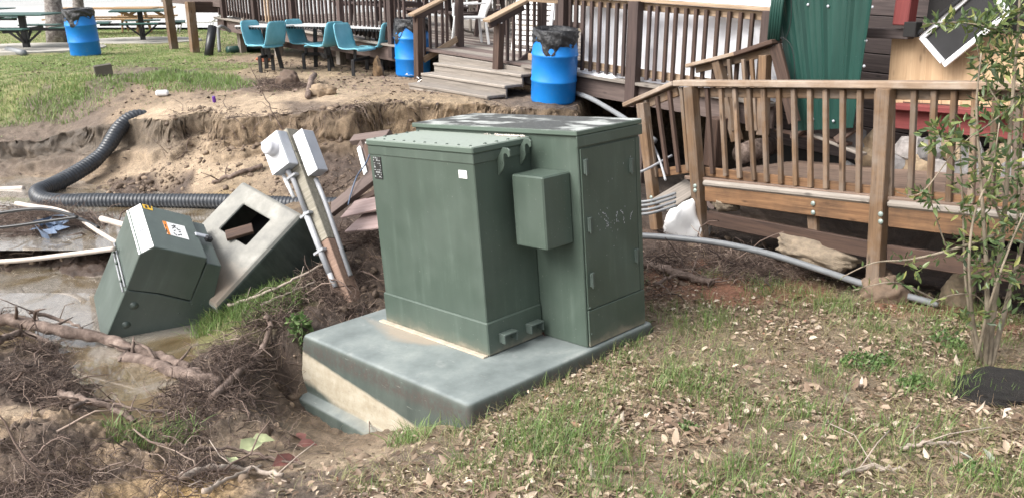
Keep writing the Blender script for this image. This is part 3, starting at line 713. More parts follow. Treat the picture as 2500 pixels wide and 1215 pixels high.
# lifting hooks: plates standing out of the tank's right side
def hookplate(px, py, h, w):
    q = hit(px, py, MT, 0, -ua)
    sh = [(0, 0), (0, .70), (.36, .98), (.45, 1.10), (.82, 1.10), (1.0, 1.02), (1.0, .80), (.86, .74), (.80, .84), (.68, .90), (.52, .84), (.48, .62), (.50, .42), (.36, .24)]
    V, F = prism_geo([(x * w, z * h) for x, z in sh], -.006, .006)
    me = bevel_mesh(mesh('lifting_hook', V, F, g), .002)
    hk = obj('lifting_hook', me, T, MT @ Matrix.Translation((-ua + .001, q.y, q.z)))
    V, F = lathe_geo([(.011, -.0075), (.011, .0075)], 10); F.append(tuple(range(10)))
    obj('eye_hole', mesh('eye_hole', V, F, M['void']), hk, MT @ Matrix.Translation((-ua + .33 * w, q.y, q.z + .52 * h)) @ Matrix.Rotation(math.pi / 2, 4, 'X'))
hookplate(1218, 430, .17, .125)
hookplate(1271, 404, .165, .115)
for px, py in ((1222, 826), (1287, 802)):
    q = hit(px, py, MT, 0, -ua + .013)
    br = lbox('jacking_bracket', MT, (-ua + .010, -ua + .075), (q.y - .012, q.y + .11), (q.z + .03, q.z + .042), M['tgreen2'], T, .003)
    lbox('bracket_web', MT, (-ua + .010, -ua + .07), (q.y - .012, q.y), (q.z - .025, q.z + .029), M['tgreen2'], br, .003)
    lbox('bracket_web', MT, (-ua + .010, -ua + .07), (q.y + .098, q.y + .11), (q.z - .025, q.z + .029), M['tgreen2'], br, .003)
# nameplate with rows of small print, white sticker
a = hit(911, 382, MT, 1, -va); b = hit(936, 438, MT, 1, -va)
npl = lbox('nameplate', MT, (a.x, b.x), (-va - .006, -va - .001), (b.z, a.z), M['ink'], T, .001)
V, F = [], []
R2 = random.Random(3); zz = a.z - .012
while zz > b.z + .012:
    x = a.x + .008
    while x < b.x - .012:
        w_ = R2.uniform(.006, .022); hh = R2.choice([.004, .005, .010])
        if R2.random() < .62:
            n0 = len(V); V += [Vector((x, -va - .0072, zz)), Vector((min(x + w_, b.x - .006), -va - .0072, zz)), Vector((min(x + w_, b.x - .006), -va - .0072, zz + hh)), Vector((x, -va - .0072, zz + hh))]
            F.append((n0, n0 + 1, n0 + 2, n0 + 3))
        x += w_ + R2.uniform(.003, .012)
    zz -= R2.uniform(.013, .02)
obj('plate_print', mesh('plate_print', V, F, plain('plate print', (.34, .36, .36), .5, .1)), npl, MT)
a = hit(1120, 415, MT, 1, -va); b = hit(1142, 437, MT, 1, -va)
lbox('sticker', MT, (a.x, b.x), (-va - .005, -va - .001), (b.z, a.z), M['label'], T, .0008)
# chalk marks on the door: three worn characters, and scuffs
V, F = [], []
def stroke(px0, py0, px1, py1, w=.006):
    a = hit(px0, py0, MT, 0, .0085); b = hit(px1, py1, MT, 0, .0085); d = (b - a).normalized(); nn = Vector((0, -d.z, d.y)) * w / 2
    n0 = len(V); V.extend([a + nn, b + nn, b - nn, a - nn]); F.append((n0, n0 + 1, n0 + 2, n0 + 3))
R2 = random.Random(5)
def glyph(pts):
    for (x0, y0), (x1, y1) in zip(pts, pts[1:]):
        n = max(2, int(math.hypot(x1 - x0, y1 - y0) / 3))
        for k in range(n):
            if R2.random() < .72:
                t0, t1 = k / n, (k + .9) / n; j = lambda: R2.uniform(-1.3, 1.3)
                stroke(x0 + (x1 - x0) * t0 + j(), y0 + (y1 - y0) * t0 + j(), x0 + (x1 - x0) * t1 + j(), y0 + (y1 - y0) * t1 + j(), R2.uniform(.003, .008))
glyph([(1470, 518), (1479, 523), (1481, 531), (1474, 535), (1482, 541), (1485, 550), (1477, 556)])
glyph([(1506, 545), (1505, 530), (1508, 516), (1514, 513), (1520, 518), (1523, 532), (1524, 545)])
glyph([(1538, 535), (1541, 522), (1546, 516)])
for k in range(26):
    x, y = R2.uniform(1455, 1550), R2.choice([R2.uniform(380, 720), R2.uniform(500, 560)]); stroke(x, y, x + R2.uniform(-2, 2), y + R2.uniform(1, 5), .003)
tag(obj('chalk_marks', mesh('chalk_marks', V, F, M['greymetal']), T, MT), kind='stuff')
# grit lying on the tank lid beside the compartment
V, F = [], []
for k in range(160):
    u = -ua - .02 - abs(R2.gauss(0, .16)); vv = -.02 - abs(R2.gauss(0, .018)); s = R2.uniform(.004, .010)
    n0 = len(V); c0 = Vector((u, vv, HA + s * .4))
    V += [c0 + Vector((s, 0, 0)), c0 + Vector((-s, s * .4, 0)), c0 + Vector((0, -s, 0)), c0 + Vector((0, 0, s))]; F += [(n0, n0 + 1, n0 + 3), (n0 + 1, n0 + 2, n0 + 3), (n0 + 2, n0, n0 + 3)]
o = obj('shell_grit', mesh('shell_grit', V, F, M['pvcw']), None, MT); tag(o, kind='stuff')
# dry leaf bunch on the pad
def crumple(name, loc, n, size, mat, seed, spread):
    R3 = random.Random(seed); V, F = [], []
    for k in range(n):
        c0 = Vector((R3.gauss(0, spread), R3.gauss(0, spread), abs(R3.gauss(0, spread * .8)) + size * .2)); Rm = Matrix.Rotation(R3.uniform(0, 6.3), 3, Vector((R3.gauss(0, 1), R3.gauss(0, 1), R3.gauss(0, 1))))
        n0 = len(V); V += [c0 + Rm @ Vector(p) * size * R3.uniform(.6, 1.2) for p in ((-1, 0, 0), (0, .45, .1), (1, 0, .25), (0, -.45, .1))]; F += [(n0, n0 + 1, n0 + 2), (n0, n0 + 2, n0 + 3)]
    return obj(name, mesh(name, V, F, mat), None, Matrix.Translation(loc))
q = hit(1328, 812, MT, 2, 0)
o = crumple('leaf_bunch', MT @ q, 26, .035, plain('red brown dry leaf', (.14, .05, .035), .7, .4), 4, .03)
tag(o, 'small clump of red brown dry leaves on the pad between tank and compartment', 'leaves')

# ------------------------------------------------------------------ small tipped transformer
T2 = empty('small_transformer', MS @ Vector((.35, .35, 0)), 'smaller dark green transformer box tipped over in the muddy stream', 'transformer')
g2 = M['tgreen2']
s_, hc, dc, hd, de, Ws, mp_, mq, tp, tq, bp = .4045, .7309, .0798, .8166, .4917, .7124, .5060, .41, .6233, .7739, .7621
V, F = prism_geo([(0.006, s_ + .006), (0, hc), (dc, hd), (de, hd), (mp_, mq + .006), (.25, mq + .02)], 0, Ws)
hood = obj('hood', bevel_mesh(mesh('hood', V, F, g2), .006), T2, MS)
V, F = prism_geo([(.008, -.12), (.008, s_ - .002), (.25, mq + .008), (mp_ + .002, mq - .006), (de + .012, hd - .05), (de + .02, tq), (tp, tq), (bp + .02, -.12)], .004, Ws - .004)
obj('tank', bevel_mesh(mesh('tank', V, F, g2), .006), T2, MS)
# white reflective strip along the chamfer
V, F = prism_geo([(-.004, hc - .006), (dc - .005, hd + .002), (dc - .002, hd - .004), (0.004, hc - .010)], .004, Ws - .004)
st = obj('reflective_strip', mesh('reflective_strip', V, F, M['label']), T2, MS)
nx = Vector((-(hd - hc), 0, dc)).normalized(); along = Vector((dc, 0, hd - hc)).normalized()
def onstrip(e, s): return Vector((0, e, hc)) + along * s + nx * .0075
V, F = [], []
for e0, e1, s0, s1 in ((.30, .42, .030, .055), (.30, .335, .055, .088), (.395, .42, .055, .075)):
    n0 = len(V); V += [onstrip(e0, s0), onstrip(e1, s0), onstrip(e1, s1), onstrip(e0, s1)]; F.append((n0, n0 + 1, n0 + 2, n0 + 3))
obj('strip_mark', mesh('strip_mark', V, F, M['greymetal']), st, MS)
def toplab(name, px4, mat, parent, z=.003):
    P = [hit(px, py, MS, 2, hd) for px, py in px4]
    V = [p + Vector((0, 0, z)) for p in P] + [p + Vector((0, 0, z - .002)) for p in P]
    return obj(name, mesh(name, V, [(0, 1, 2, 3), (0, 4, 5, 1), (1, 5, 6, 2), (2, 6, 7, 3), (3, 7, 4, 0)], mat), parent, MS)
lab = toplab('warning_label', [(396, 540), (450, 553), (462, 586), (409, 572)], M['label'], T2)
toplab('label_band', [(396, 540), (405, 542), (416, 574), (409, 572)], M['orange'], lab, .0042)
V, F = [], []
def lq(pts, z=.0044):
    n0 = len(V); V.extend([hit(a, b, MS, 2, hd) + Vector((0, 0, z)) for a, b in pts]); F.append(tuple(range(n0, n0 + len(pts))))
for x, y, w_, h_ in ((401, 548, 3, 8), (404, 559, 3, 9), (409, 567, 2, 5)):                # marks on the orange band
    lq([(x, y), (x + w_, y + 1), (x + w_ + 2, y + h_), (x + 2, y + h_ - 1)])
for x0, y0, x1, y1 in ((418, 553, 425, 551), (421, 557, 428, 552), (424, 551, 428, 558), (420, 559, 424, 557), (430, 558, 434, 560), (424, 565, 428, 563), (433, 562, 440, 563), (436, 568, 441, 567), (428, 572, 431, 576), (434, 575, 440, 574), (441, 572, 443, 576), (424, 569, 426, 572)):
    dx, dy = x1 - x0, y1 - y0; L = math.hypot(dx, dy); nx_, ny_ = -dy / L * 1.0, dx / L * 1.0
    lq([(x0 + nx_, y0 + ny_), (x1 + nx_, y1 + ny_), (x1 - nx_, y1 - ny_), (x0 - nx_, y0 - ny_)])
obj('label_print', mesh('label_print', V, F, M['ink']), lab, MS)
sk = toplab('hazard_sticker', [(347, 499), (371, 505), (373, 515), (351, 509)], M['yellow'], T2)
V, F = [], []
for x0 in (352, 361):
    lq([(x0, 502), (x0 + 6, 503.5), (x0 + 8, 510), (x0 + 2, 508.5)])
obj('sticker_print', mesh('sticker_print', V, F, M['ink']), sk, MS)
# hinge rods on the front, hasp at the back edge, bolts in recesses on the side
for k, dz in enumerate((-.022, .024)):
    tube('hinge_rod', [MS @ Vector((-.006, .01, s_ + dz)), MS @ Vector((-.006, Ws - .01, s_ + dz))], .006, M['galv'], T2)
for e in (.15, .42, .60):
    lbox('hinge_knuckle', MS, (-.016, .004), (e - .012, e + .012), (s_ - .026, s_ + .026), g2, T2)
q = hit(484, 574, MS, 2, hd)
lbox('hasp', MS, (q.x - .03, q.x + .09), (q.y - .03, q.y + .02), (hd + .001, hd + .016), M['greymetal'], T2)
pdk = lbox('padlock', MS, (q.x + .05, q.x + .11), (q.y - .055, q.y - .005), (hd - .02, hd + .025), M['blacksteel'], T2, .01)
V, F = lathe_geo([(.0, -.004), (.028, -.003), (.034, .002), (.018, .003), (.016, .012), (.0, .013)], 14); sb_me = mesh('side_bolt', V, F, g2, True)
for px, py in ((327, 745), (308, 792)):
    q = hit(px, py, MS, 1, .004)
    obj('side_bolt', sb_me, T2, MS @ Matrix.Translation(q) @ Matrix.Rotation(math.pi / 2, 4, 'X'))
for px, py in ((470, 742), (437, 765), (493, 744), (463, 753)):
    q = hit(px, py, MS, 1, .004)
    obj('bolt', bolt_me, T2, MS @ Matrix.Translation(q) @ Matrix.Rotation(math.pi / 2, 4, 'X') @ Matrix.Scale(.6, 4))

# ------------------------------------------------------------------ tipped box pad with the square opening
cxv, cuv = Vector((1, 0, 0)), _u
def camvec(v): return Vector((1, 0, 0)) * v[0] + _u * v[1] - _f * v[2]
e1v = camvec((.232, -.113, .163)).normalized(); e2v = camvec((-.18, -.225, .1007)); e2v = (e2v - e1v * e2v.dot(e1v)).normalized()
nv = -(e1v.cross(e2v)).normalized() if (e1v.cross(e2v)).dot(_f) > 0 else (e1v.cross(e2v)).normalized()
OV = PC(594.6, 497, 7.35)                                        # upper corner of the opening
MV = Matrix((e1v, e2v, nv)).transposed().to_4x4(); MV.translation = OV
def vp(px, py): return hit(px, py, MV, 2, 0)
Aq, Bq, h2, h3 = vp(592.6, 451.6), vp(726.9, 522.7), vp(661.7, 532.6), vp(545, 564)
x0, x1, y0 = (Aq.x - .03), Bq.x, (Aq.y + Bq.y) / 2; y1 = y0 + .98
hx0, hx1, hy0, hy1 = 0.0, h2.x, 0.0, h3.y
def rr(off, z): return [Vector((x0 - off, y0 - off, z)), Vector((x1 + off, y0 - off, z)), Vector((x1 + off, y1 + off, z)), Vector((x0 - off, y1 + off, z))]
hole = lambda z: [Vector((hx0, hy0, z)), Vector((hx1, hy0, z)), Vector((hx1, hy1, z)), Vector((hx0, hy1, z))]
rings = [rr(.13, -.60), rr(.13, -.53), rr(.075, -.525), rr(.03, -.03), rr(.0, 0), hole(0), hole(-.03), [p + Vector((0, 0, -.03)) for p in rr(-.02, 0)], rr(.10, -.58)]
V = [p for r in rings for p in r]; F = []
for i in range(len(rings) - 1):
    for k in range(4): F.append((i * 4 + k, i * 4 + (k + 1) % 4, (i + 1) * 4 + (k + 1) % 4, (i + 1) * 4 + k))
N = NT('flood stained box pad with painted lit sides'); v = N.coord(); tcn = N.n('TexCoord'); sx = N.n('SeparateXYZ'); N.l(tcn.outputs['Normal'], sx.inputs[0])
n1 = N.noise(v, 4, 7, .65)
tp_ = N.ramp(n1, [(.3, (.15, .15, .14)), (.55, (.245, .24, .215)), (.75, (.36, .35, .32))])
sp = N.n('SeparateXYZ'); N.l(tcn.outputs['Object'], sp.inputs[0])
tp_ = N.mix(N.ramp(N.math('ADD', sp.outputs['Y'], N.math('MULTIPLY', n1, .35)), [(.62, (0, 0, 0)), (.82, (.9,) * 3)]), tp_, (.30, .24, .185))
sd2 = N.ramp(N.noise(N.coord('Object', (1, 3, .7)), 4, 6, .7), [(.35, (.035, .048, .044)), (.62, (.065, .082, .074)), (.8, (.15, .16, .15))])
lt = N.ramp(sx.outputs['X'], [(.3, (1, 1, 1)), (.6, (0, 0, 0))])  # brighter flanks as if lit, painted into the colour by facing direction
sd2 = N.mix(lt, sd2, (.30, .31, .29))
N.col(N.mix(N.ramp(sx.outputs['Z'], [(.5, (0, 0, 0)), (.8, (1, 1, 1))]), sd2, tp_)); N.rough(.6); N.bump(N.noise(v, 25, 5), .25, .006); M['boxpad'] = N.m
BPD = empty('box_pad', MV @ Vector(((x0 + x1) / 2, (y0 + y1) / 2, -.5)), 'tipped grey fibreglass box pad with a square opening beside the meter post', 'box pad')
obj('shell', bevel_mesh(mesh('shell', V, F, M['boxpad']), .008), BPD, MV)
a, b, c, d = [MV @ Vector(p) for p in ((hx0 - .05, hy0 - .05, -.3), (hx1 + .05, hy0 - .05, -.3), (hx1 + .05, hy1 + .05, -.3), (hx0 - .05, hy1 + .05, -.3))]
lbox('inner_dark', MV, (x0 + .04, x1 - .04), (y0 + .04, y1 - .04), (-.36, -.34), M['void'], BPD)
o = board('plank', MV @ Vector((hx1 - .10, hy0 + .14, -.02)), MV @ Vector((hx0 + .17, hy1 + .03, .035)), .105, .035, M['rampdark'], None, up=nv)
tag(o, 'short brown plank lying across the opening of the tipped box pad', 'plank')

# ------------------------------------------------------------------ leaning meter post
pt, pb = PC(703, 330, 7.25), PC(838, 690, 6.95)
ax = (pt - pb).normalized()
nf = camvec((-.62, .30, .72)); nf = (nf - ax * nf.dot(ax)).normalized(); sdv = ax.cross(nf).normalized()
MPm = Matrix((sdv, ax, nf)).transposed().to_4x4(); MPm.translation = pt            # x across (right), y up the post, z towards the meter face
if sdv.x < 0: sdv = -sdv; MPm = Matrix((sdv, ax, -(-nf))).transposed().to_4x4(); MPm.translation = pt
MPOST = empty('meter_post', pb, 'leaning square timber service post with electric meter and grey breaker box', 'meter post')
Lp = (pt - pb).length
lbox('post', MPm, (-.075, .075), (-Lp * .73, .02), (-.075, .075), M['postwood'], MPOST, .006)
lbox('post_foot', MPm, (-.075, .075), (-Lp - .2, -Lp * .73 - .001), (-.075, .075), M['redwood'], MPOST, .006)
for o in (bpy.data.objects['post'], bpy.data.objects['post_foot']):     # grain along the post
    pass
mb = lbox('meter_box', MPm, (-.15, .07), (-.33, -.01), (.076, .185), M['greymetal'], MPOST, .008)
lbox('meter_front', MPm, (-.147, .067), (-.327, -.013), (.186, .192), M['white'], mb, .002)
V, F = lathe_geo([(.078, 0), (.078, .012), (.068, .014), (.066, .065), (.055, .080), (.0, .082)], 28)
obj('meter_dome', mesh('meter_dome', V, F, M['dome'], True), mb, MPm @ Matrix.Translation((-.035, -.12, .192)))
lbox('breaker_box', MPm, (.10, .215), (-.46, -.07), (-.08, .05), M['greymetal'], MPOST, .008)
lbox('breaker_cover', MPm, (.097, .218), (-.463, -.067), (.051, .060), M['white'], MPOST, .003)
lbox('box_bracket', MPm, (.0751, .102), (-.40, -.12), (-.04, .03), M['greymetal'], MPOST)
tube('conduit', [MPm @ Vector(p) for p in ((-.035, -.335, .125), (-.035, -.36, .115), (-.030, -.42, .098), (-.028, -.75, .098))], .021, M['galv'], MPOST, 12)
tube('conduit', [MPm @ Vector(p) for p in ((-.028, -.74, .100), (-.022, -1.05, .100), (-.015, -Lp + .10, .100))], .026, M['galv'], MPOST, 12)
tube('conduit', [MPm @ Vector(p) for p in ((-.015, -Lp + .12, .100), (.0, -Lp - .03, .105))], .022, M['galv'], MPOST, 12)
tube('conduit', [MPm @ Vector(p) for p in ((-.115, -.34, .10), (-.10, -.56, .09))], .018, M['white'], MPOST, 10)
tube('conduit', [MPm @ Vector(p) for p in ((.10, -.48, -.02), (.098, -.7, -.03), (.10, -Lp + .02, .0))], .02, M['galv'], MPOST, 10)
for yy in (-.40, -.76, -1.1):
    lbox('conduit_clamp', MPm, (-.085, .03), (yy - .012, yy + .012), (.076, .128), M['galv'], MPOST, .003)

# ------------------------------------------------------------------ corrugated drain pipe
def at_ground(px, py, dz, z=None):
    p = G(px, py); return Vector((p.x, p.y, p.z + dz))
pp = [PC(374, 318, 11.35), PC(362, 292, 11.3), PC(330, 286, 11.2), PC(295, 310, 11.05), PC(262, 360, 10.85), PC(232, 392, 10.7), PC(190, 420, 10.5), PC(140, 447, 10.25), PC(104, 462, 10.0), PC(92, 474, 9.85), PC(110, 489, 9.7), PC(170, 494, 9.6), PC(260, 491, 9.55), PC(420, 491, 9.5), PC(560, 492, 9.4), PC(700, 498, 9.3), PC(800, 500, 9.2), PC(880, 502, 9.1)]
sm = smoothpath(pp, 8)
L = [0.0]
for a, b in zip(sm, sm[1:]): L.append(L[-1] + (b - a).length)
npr = int(L[-1] / .011)
P2, Rr = [], []
j = 0
for i in range(npr):
    s = L[-1] * i / (npr - 1)
    while j < len(L) - 2 and L[j + 1] < s: j += 1
    t = (s - L[j]) / max(L[j + 1] - L[j], 1e-6); P2.append(sm[j].lerp(sm[j + 1], min(1, t)))
    pinch = 1 - .12 * math.exp(-((s - 1.05) / .12) ** 2) - .10 * math.exp(-((s - 2.0) / .1) ** 2)
    Rr.append((.098 if (i // 2) % 2 == 0 else .089) * pinch * (1 if s < 3.0 else 1 - .12 * min(1, (s - 3.0) / .5)))
V, F = tube_geo(P2, Rr, 18, False)
o = obj('drain_pipe', mesh('drain_pipe', V, F, plain('black corrugated plastic', (.032, .037, .045), .38, .3, 12, .1), True), world=True)
tag(o, 'black corrugated drain pipe bent down the eroded bank and along the water', 'drain pipe')
#SECTION3
# ------------------------------------------------------------------ wooden ramp with railing (right)
RW, RC, RB, RR, RPk = M['rampwood'], M['rampcap'], M['rampdark'], M['ramprim'], M['rampplank']
RAMP = empty('wooden_ramp', RP(2150, 730), 'weathered wooden ramp with tan railing sagging over the washed out hollow', 'ramp')
CAPDIR = RD
up_ = Vector((0, 0, 1))
def cap(p0, p1, w, t, mat, nm, par, b=.008):
    return board(nm, p0, p1, w, t, mat, par, up_, b)
c0, c1 = RP(1655, 203, .02), RP(2640, 211, .02)
cap(c0, c1, .15, .055, RC, 'handrail', RAMP)
s1, s0 = RP(1653, 203, .02), RP(1532, 256, .02)
cap(s0, s1, .15, .045, RC, 'handrail', RAMP)
def strip(px0, py0, px1, py1, off, w, t, mat, nm, par, pf=RP, n=RN, b=.005):
    """board standing on edge in a vertical plane; w is its height"""
    return board(nm, pf(px0, py0, off), pf(px1, py1, off), w, t, mat, par, up=-Vector(n), b=b)
strip(1662, 226, 2640, 232, .0, .085, .035, RW, 'top_rail', RAMP)
strip(1560, 262, 1656, 224, .0, .085, .035, RW, 'top_rail', RAMP)
strip(1716, 418, 2134, 467, .0, .085, .035, RR, 'bottom_rail', RAMP)
strip(2176, 472, 2640, 520, .0, .085, .035, RR, 'bottom_rail', RAMP)
strip(1606, 423, 1690, 411, .0, .085, .035, RR, 'bottom_rail', RAMP)
def post(pf, pts, w, d, mat, par, nm='railing_post', off=.0, n=RN, label=None):
    (x0, y0), (x1, y1) = pts
    o = board(nm, pf(x1, y1, off), pf(x0, y0, off), w, d, mat, par, up=-Vector(n), b=.006)
    if label: o['label'] = label
    return o
def bolts(px, pys, off):
    for py in pys:
        q = RP(px, py, off)
        R_ = Matrix.Rotation(0, 4, 'X'); z = -RN; x = up_.cross(z).normalized(); y = z.cross(x)
        Mb = Matrix((x, y, z)).transposed().to_4x4(); Mb.translation = q
        o = obj('carriage_bolt', cb_me, RAMP, Mb)
V, F = lathe_geo([(.021, 0), (.019, .006), (.010, .011), (0, .012)], 12); cb_me = mesh('carriage_bolt', V, F, plain('galvanised bolt', (.30, .36, .33), .5, .2, 30, .1, .3), True)
post(RP, [(1686, 212), (1714, 590)], .112, .095, RW, RAMP, off=.075)
post(RP, [(2163, 216), (2133, 742)], .112, .095, RW, RAMP, off=.075)
post(RP, [(1569, 252), (1604, 560)], .105, .095, RW, RAMP, off=.06)
post(RP, [(2620, 216), (2560, 800)], .112, .095, RW, RAMP, off=.075)
bolts(1697, (454, 465), .125); bolts(2150, (523, 541), .125); bolts(1590, (482, 493), .11); bolts(1985, (497, 519), .094)
bal = [((1577, 245), (1602, 434)), ((1604, 236), (1630, 428)), ((1634, 222), (1657, 421)),
       ((1726, 216), (1740, 425)), ((1760, 216), (1772, 430)), ((1794, 217), (1806, 435)), ((1829, 217), (1841, 440)), ((1864, 217), (1872, 445)), ((1901, 217), (1907, 449)), ((1938, 217), (1943, 454)), ((1978, 218), (1979, 458)), ((2016, 218), (2017, 461)), ((2058, 219), (2056, 469)), ((2100, 219), (2096, 473)), ((2143, 220), (2136, 478)),
       ((1664, 213), (1681, 418)), ((1699, 214), (1712, 416)), ((2178, 221), (2174, 482)), ((2233, 221), (2222, 490)), ((2282, 221), (2269, 493)), ((2331, 221), (2316, 494)), ((2382, 222), (2370, 497)), ((2433, 222), (2418, 500)), ((2488, 223), (2476, 502)), ((2540, 223), (2528, 505)), ((2600, 224), (2590, 510))]
for i, (t, b_) in enumerate(bal):
    m = RB if i in (1, 2, 3) else RW
    off = .037 if i not in (15, 16, 17) else .12
    if i in (15, 16, 17, 14): off = .038
    board('baluster', RP(*b_, off), RP(*t, off), .042, .036, m, RAMP, up=-RN, b=.004)
strip(1722, 446, 2136, 489, .05, .06, .11, M['deckgrey'], 'deck_edge', RAMP, b=.02)
strip(2172, 496, 2640, 542, .05, .06, .11, M['deckgrey'], 'deck_edge', RAMP, b=.02)
strip(1724, 470, 2136, 522, .065, .155, .045, RR, 'rim_joist', RAMP)
strip(2172, 528, 2640, 580, .065, .155, .045, RR, 'rim_joist', RAMP)
strip(1728, 531, 2134, 610, .05, .135, .04, M['rampdark'], 'skirt_board', RAMP)
strip(2168, 618, 2640, 690, .05, .135, .04, M['rampdark'], 'skirt_board', RAMP)
strip(1985, 525, 1988, 570, .0, .09, .05, RW, 'under_post', RAMP)
strip(2325, 585, 2318, 660, -.2, .1, .05, RB, 'under_post', RAMP)
# deck planks run along the railing, from its foot back to the building
fa, fb = RP(1700, 436, 0), RP(2640, 530, 0)
slope = (fb.z - fa.z) / (fb - fa).xy.length
nb = 11
for i in range(nb):
    o0 = i * .152 - .06
    a = fa + RN * (o0 + .07) - RD * .1; b_ = fb + RN * (o0 + .07) + RD * .9
    dz = -.05 * (i / nb) + random.uniform(-.004, .004)
    board('deck_plank', a + up_ * dz, b_ + up_ * (dz + .9 * slope), .143, .034, RPk, RAMP, b=.005)
for k in range(3):
    a = fa + RN * (.3 + .55 * k) - up_ * .13; b_ = fb + RN * (.3 + .55 * k) - up_ * .13
    board('joist', a, b_, .045, .15, M['rampdark'], RAMP)
# broken concrete piece and block hanging under the rim
def chip(name, loc, size, mat, seed, squash, parent, rot):
    R4 = random.Random(seed); bm = bmesh.new()
    for k in range(16):
        p = Vector((R4.gauss(0, 1), R4.gauss(0, 1), R4.gauss(0, 1))).normalized() * R4.uniform(.8, 1.1); bm.verts.new((p.x * squash[0] * size, p.y * squash[1] * size, p.z * squash[2] * size))
    bmesh.ops.convex_hull(bm, input=bm.verts[:]); bmesh.ops.delete(bm, geom=[v_ for v_ in bm.verts if not v_.link_faces], context='VERTS')
    me = bpy.data.meshes.new(name); bm.to_mesh(me); bm.free(); me.materials.append(mat)
    return obj(name, me, parent, Matrix.Translation(loc) @ Matrix.Rotation(rot, 4, 'Z'))
def rock(name, loc, size, mat, seed, label, cat, squash=(1, 1, .6), group=None, parent=None, sub=4, rot=0):
    bm = bmesh.new(); bmesh.ops.create_icosphere(bm, subdivisions=sub, radius=1)
    rs = np.random.default_rng(seed); o3 = rs.random(3) * 50
    for v_ in bm.verts:
        p = np.array(v_.co)
        n = fbm(np.array([p[0] * 1.1 + o3[0]]), np.array([p[1] * 1.1 + p[2] * 1.7 + o3[1]]), 3, seed % 50)[0]
        n2 = fbm(np.array([p[0] * 3.4 + o3[1]]), np.array([p[1] * 3.4 + p[2] * 4.3 + o3[2]]), 4, seed % 40, .7)[0]
        v_.co = v_.co * (.42 + .62 * n + .62 * n2)
        v_.co = Vector((v_.co.x * squash[0], v_.co.y * squash[1], v_.co.z * squash[2])) * size
    me = bpy.data.meshes.new(name); bm.to_mesh(me); bm.free(); me.materials.append(mat)
    me.polygons.foreach_set('use_smooth', [True] * len(me.polygons))
    o = obj(name, me, parent, Matrix.Translation(loc) @ Matrix.Rotation(rot, 4, 'Z'))
    if label: tag(o, label, cat, group)
    return o
M['stoneA'] = plain('grey veneer stone', (.16, .155, .155), .8, .5, 9, .6, 0, .01); M['stoneB'] = plain('ochre veneer stone', (.27, .205, .135), .8, .5, 9, .6, 0, .01); M['stoneC'] = plain('pale veneer stone', (.28, .26, .25), .8, .5, 9, .6, 0, .01)
M['stone'] = plain('grit encrusted concrete', (.25, .20, .145), .85, .35, 14, .7, 0, .02)
rock('concrete_lump', RP(1985, 612, .02), .30, M['stone'], 5, 'flat gritty concrete lump stuck under the middle of the ramp skirt', 'rubble', (1.2, .6, .35), rot=-1.0)
rock('concrete_lump', RP(1770, 494, .0), .12, M['stone'], 9, 'tan rubble lump under the left end of the ramp rim joist', 'rubble', (1.3, .7, .7), rot=-1.0)
# stone stump beside the ramp post foot
rock('stump', G(2335, 745) + up_ * .06, .13, plain('cut tree stump', (.24, .19, .13), .9, .35, 14, .6), 15, 'small rotten stump at the foot of the shrub by the ramp', 'stump', (.9, .9, 1.5))
rock('stump', G(2150, 728) + up_ * .05, .17, plain('muddy stump', (.17, .12, .085), .9, .35, 14, .6), 16, 'muddy stump at the base of the middle ramp post', 'stump', (1, .8, 1))
# second, smaller stair rail behind
SR = empty('stair_rail', RP(1800, 330, -1.3), 'short older stair handrail with angled cap behind the ramp railing', 'handrail')
def SP(px, py, off=0): return PP(px, py, R0 + RN * 1.05 - RN * off, RN)
a0, a1, a2 = SP(1683, 161), SP(1803, 131), SP(1897, 101)
board('handrail', a0, a1, .14, .04, RC, SR, b=.006); board('handrail', a1 - up_ * .004, a2, .16, .045, M['rampdark'], SR, b=.006)
board('railing_post', SP(1800, 345), SP(1752, 150), .10, .09, RW, SR, up=-RN)
board('railing_post', SP(1862, 330), SP(1868, 135), .10, .09, RW, SR, up=-RN)
board('brace', SP(1940, 300), SP(1893, 112), .13, .04, M['rampdark'], SR, up=-RN)
board('top_rail', SP(1700, 170, -.03), SP(1890, 125, -.03), .08, .035, RW, SR, up=-RN)
for i, x in enumerate((1780, 1815, 1835)):
    board('baluster', SP(x + 12, 320, .04), SP(x, 145, .04), .042, .036, RW, SR, up=-RN)
# log and dark blocks lying on the ramp deck
def dk(px, py, dz=0):     # point of the deck surface seen through a photo point
    n = (RD + up_ * slope).cross(RN).normalized(); p = PP(px, py, fa + up_ * .017, n if n.z > 0 else -n); return p + up_ * dz
o = tube('log', [dk(1808, 402, .11), dk(1840, 392, .115), dk(1880, 380, .11)], [.105, .115, .10], M['branch'], None, 14)
tag(o, 'short thick brown log lying on the ramp deck behind the balusters', 'log')
o = board('timber_block', dk(1742, 405, .0), dk(1742, 405, .50), .17, .16, M['rampdark'], None, up=-RN, b=.01)
tag(o, 'dark upright timber block standing on the ramp deck beside the log', 'timber')

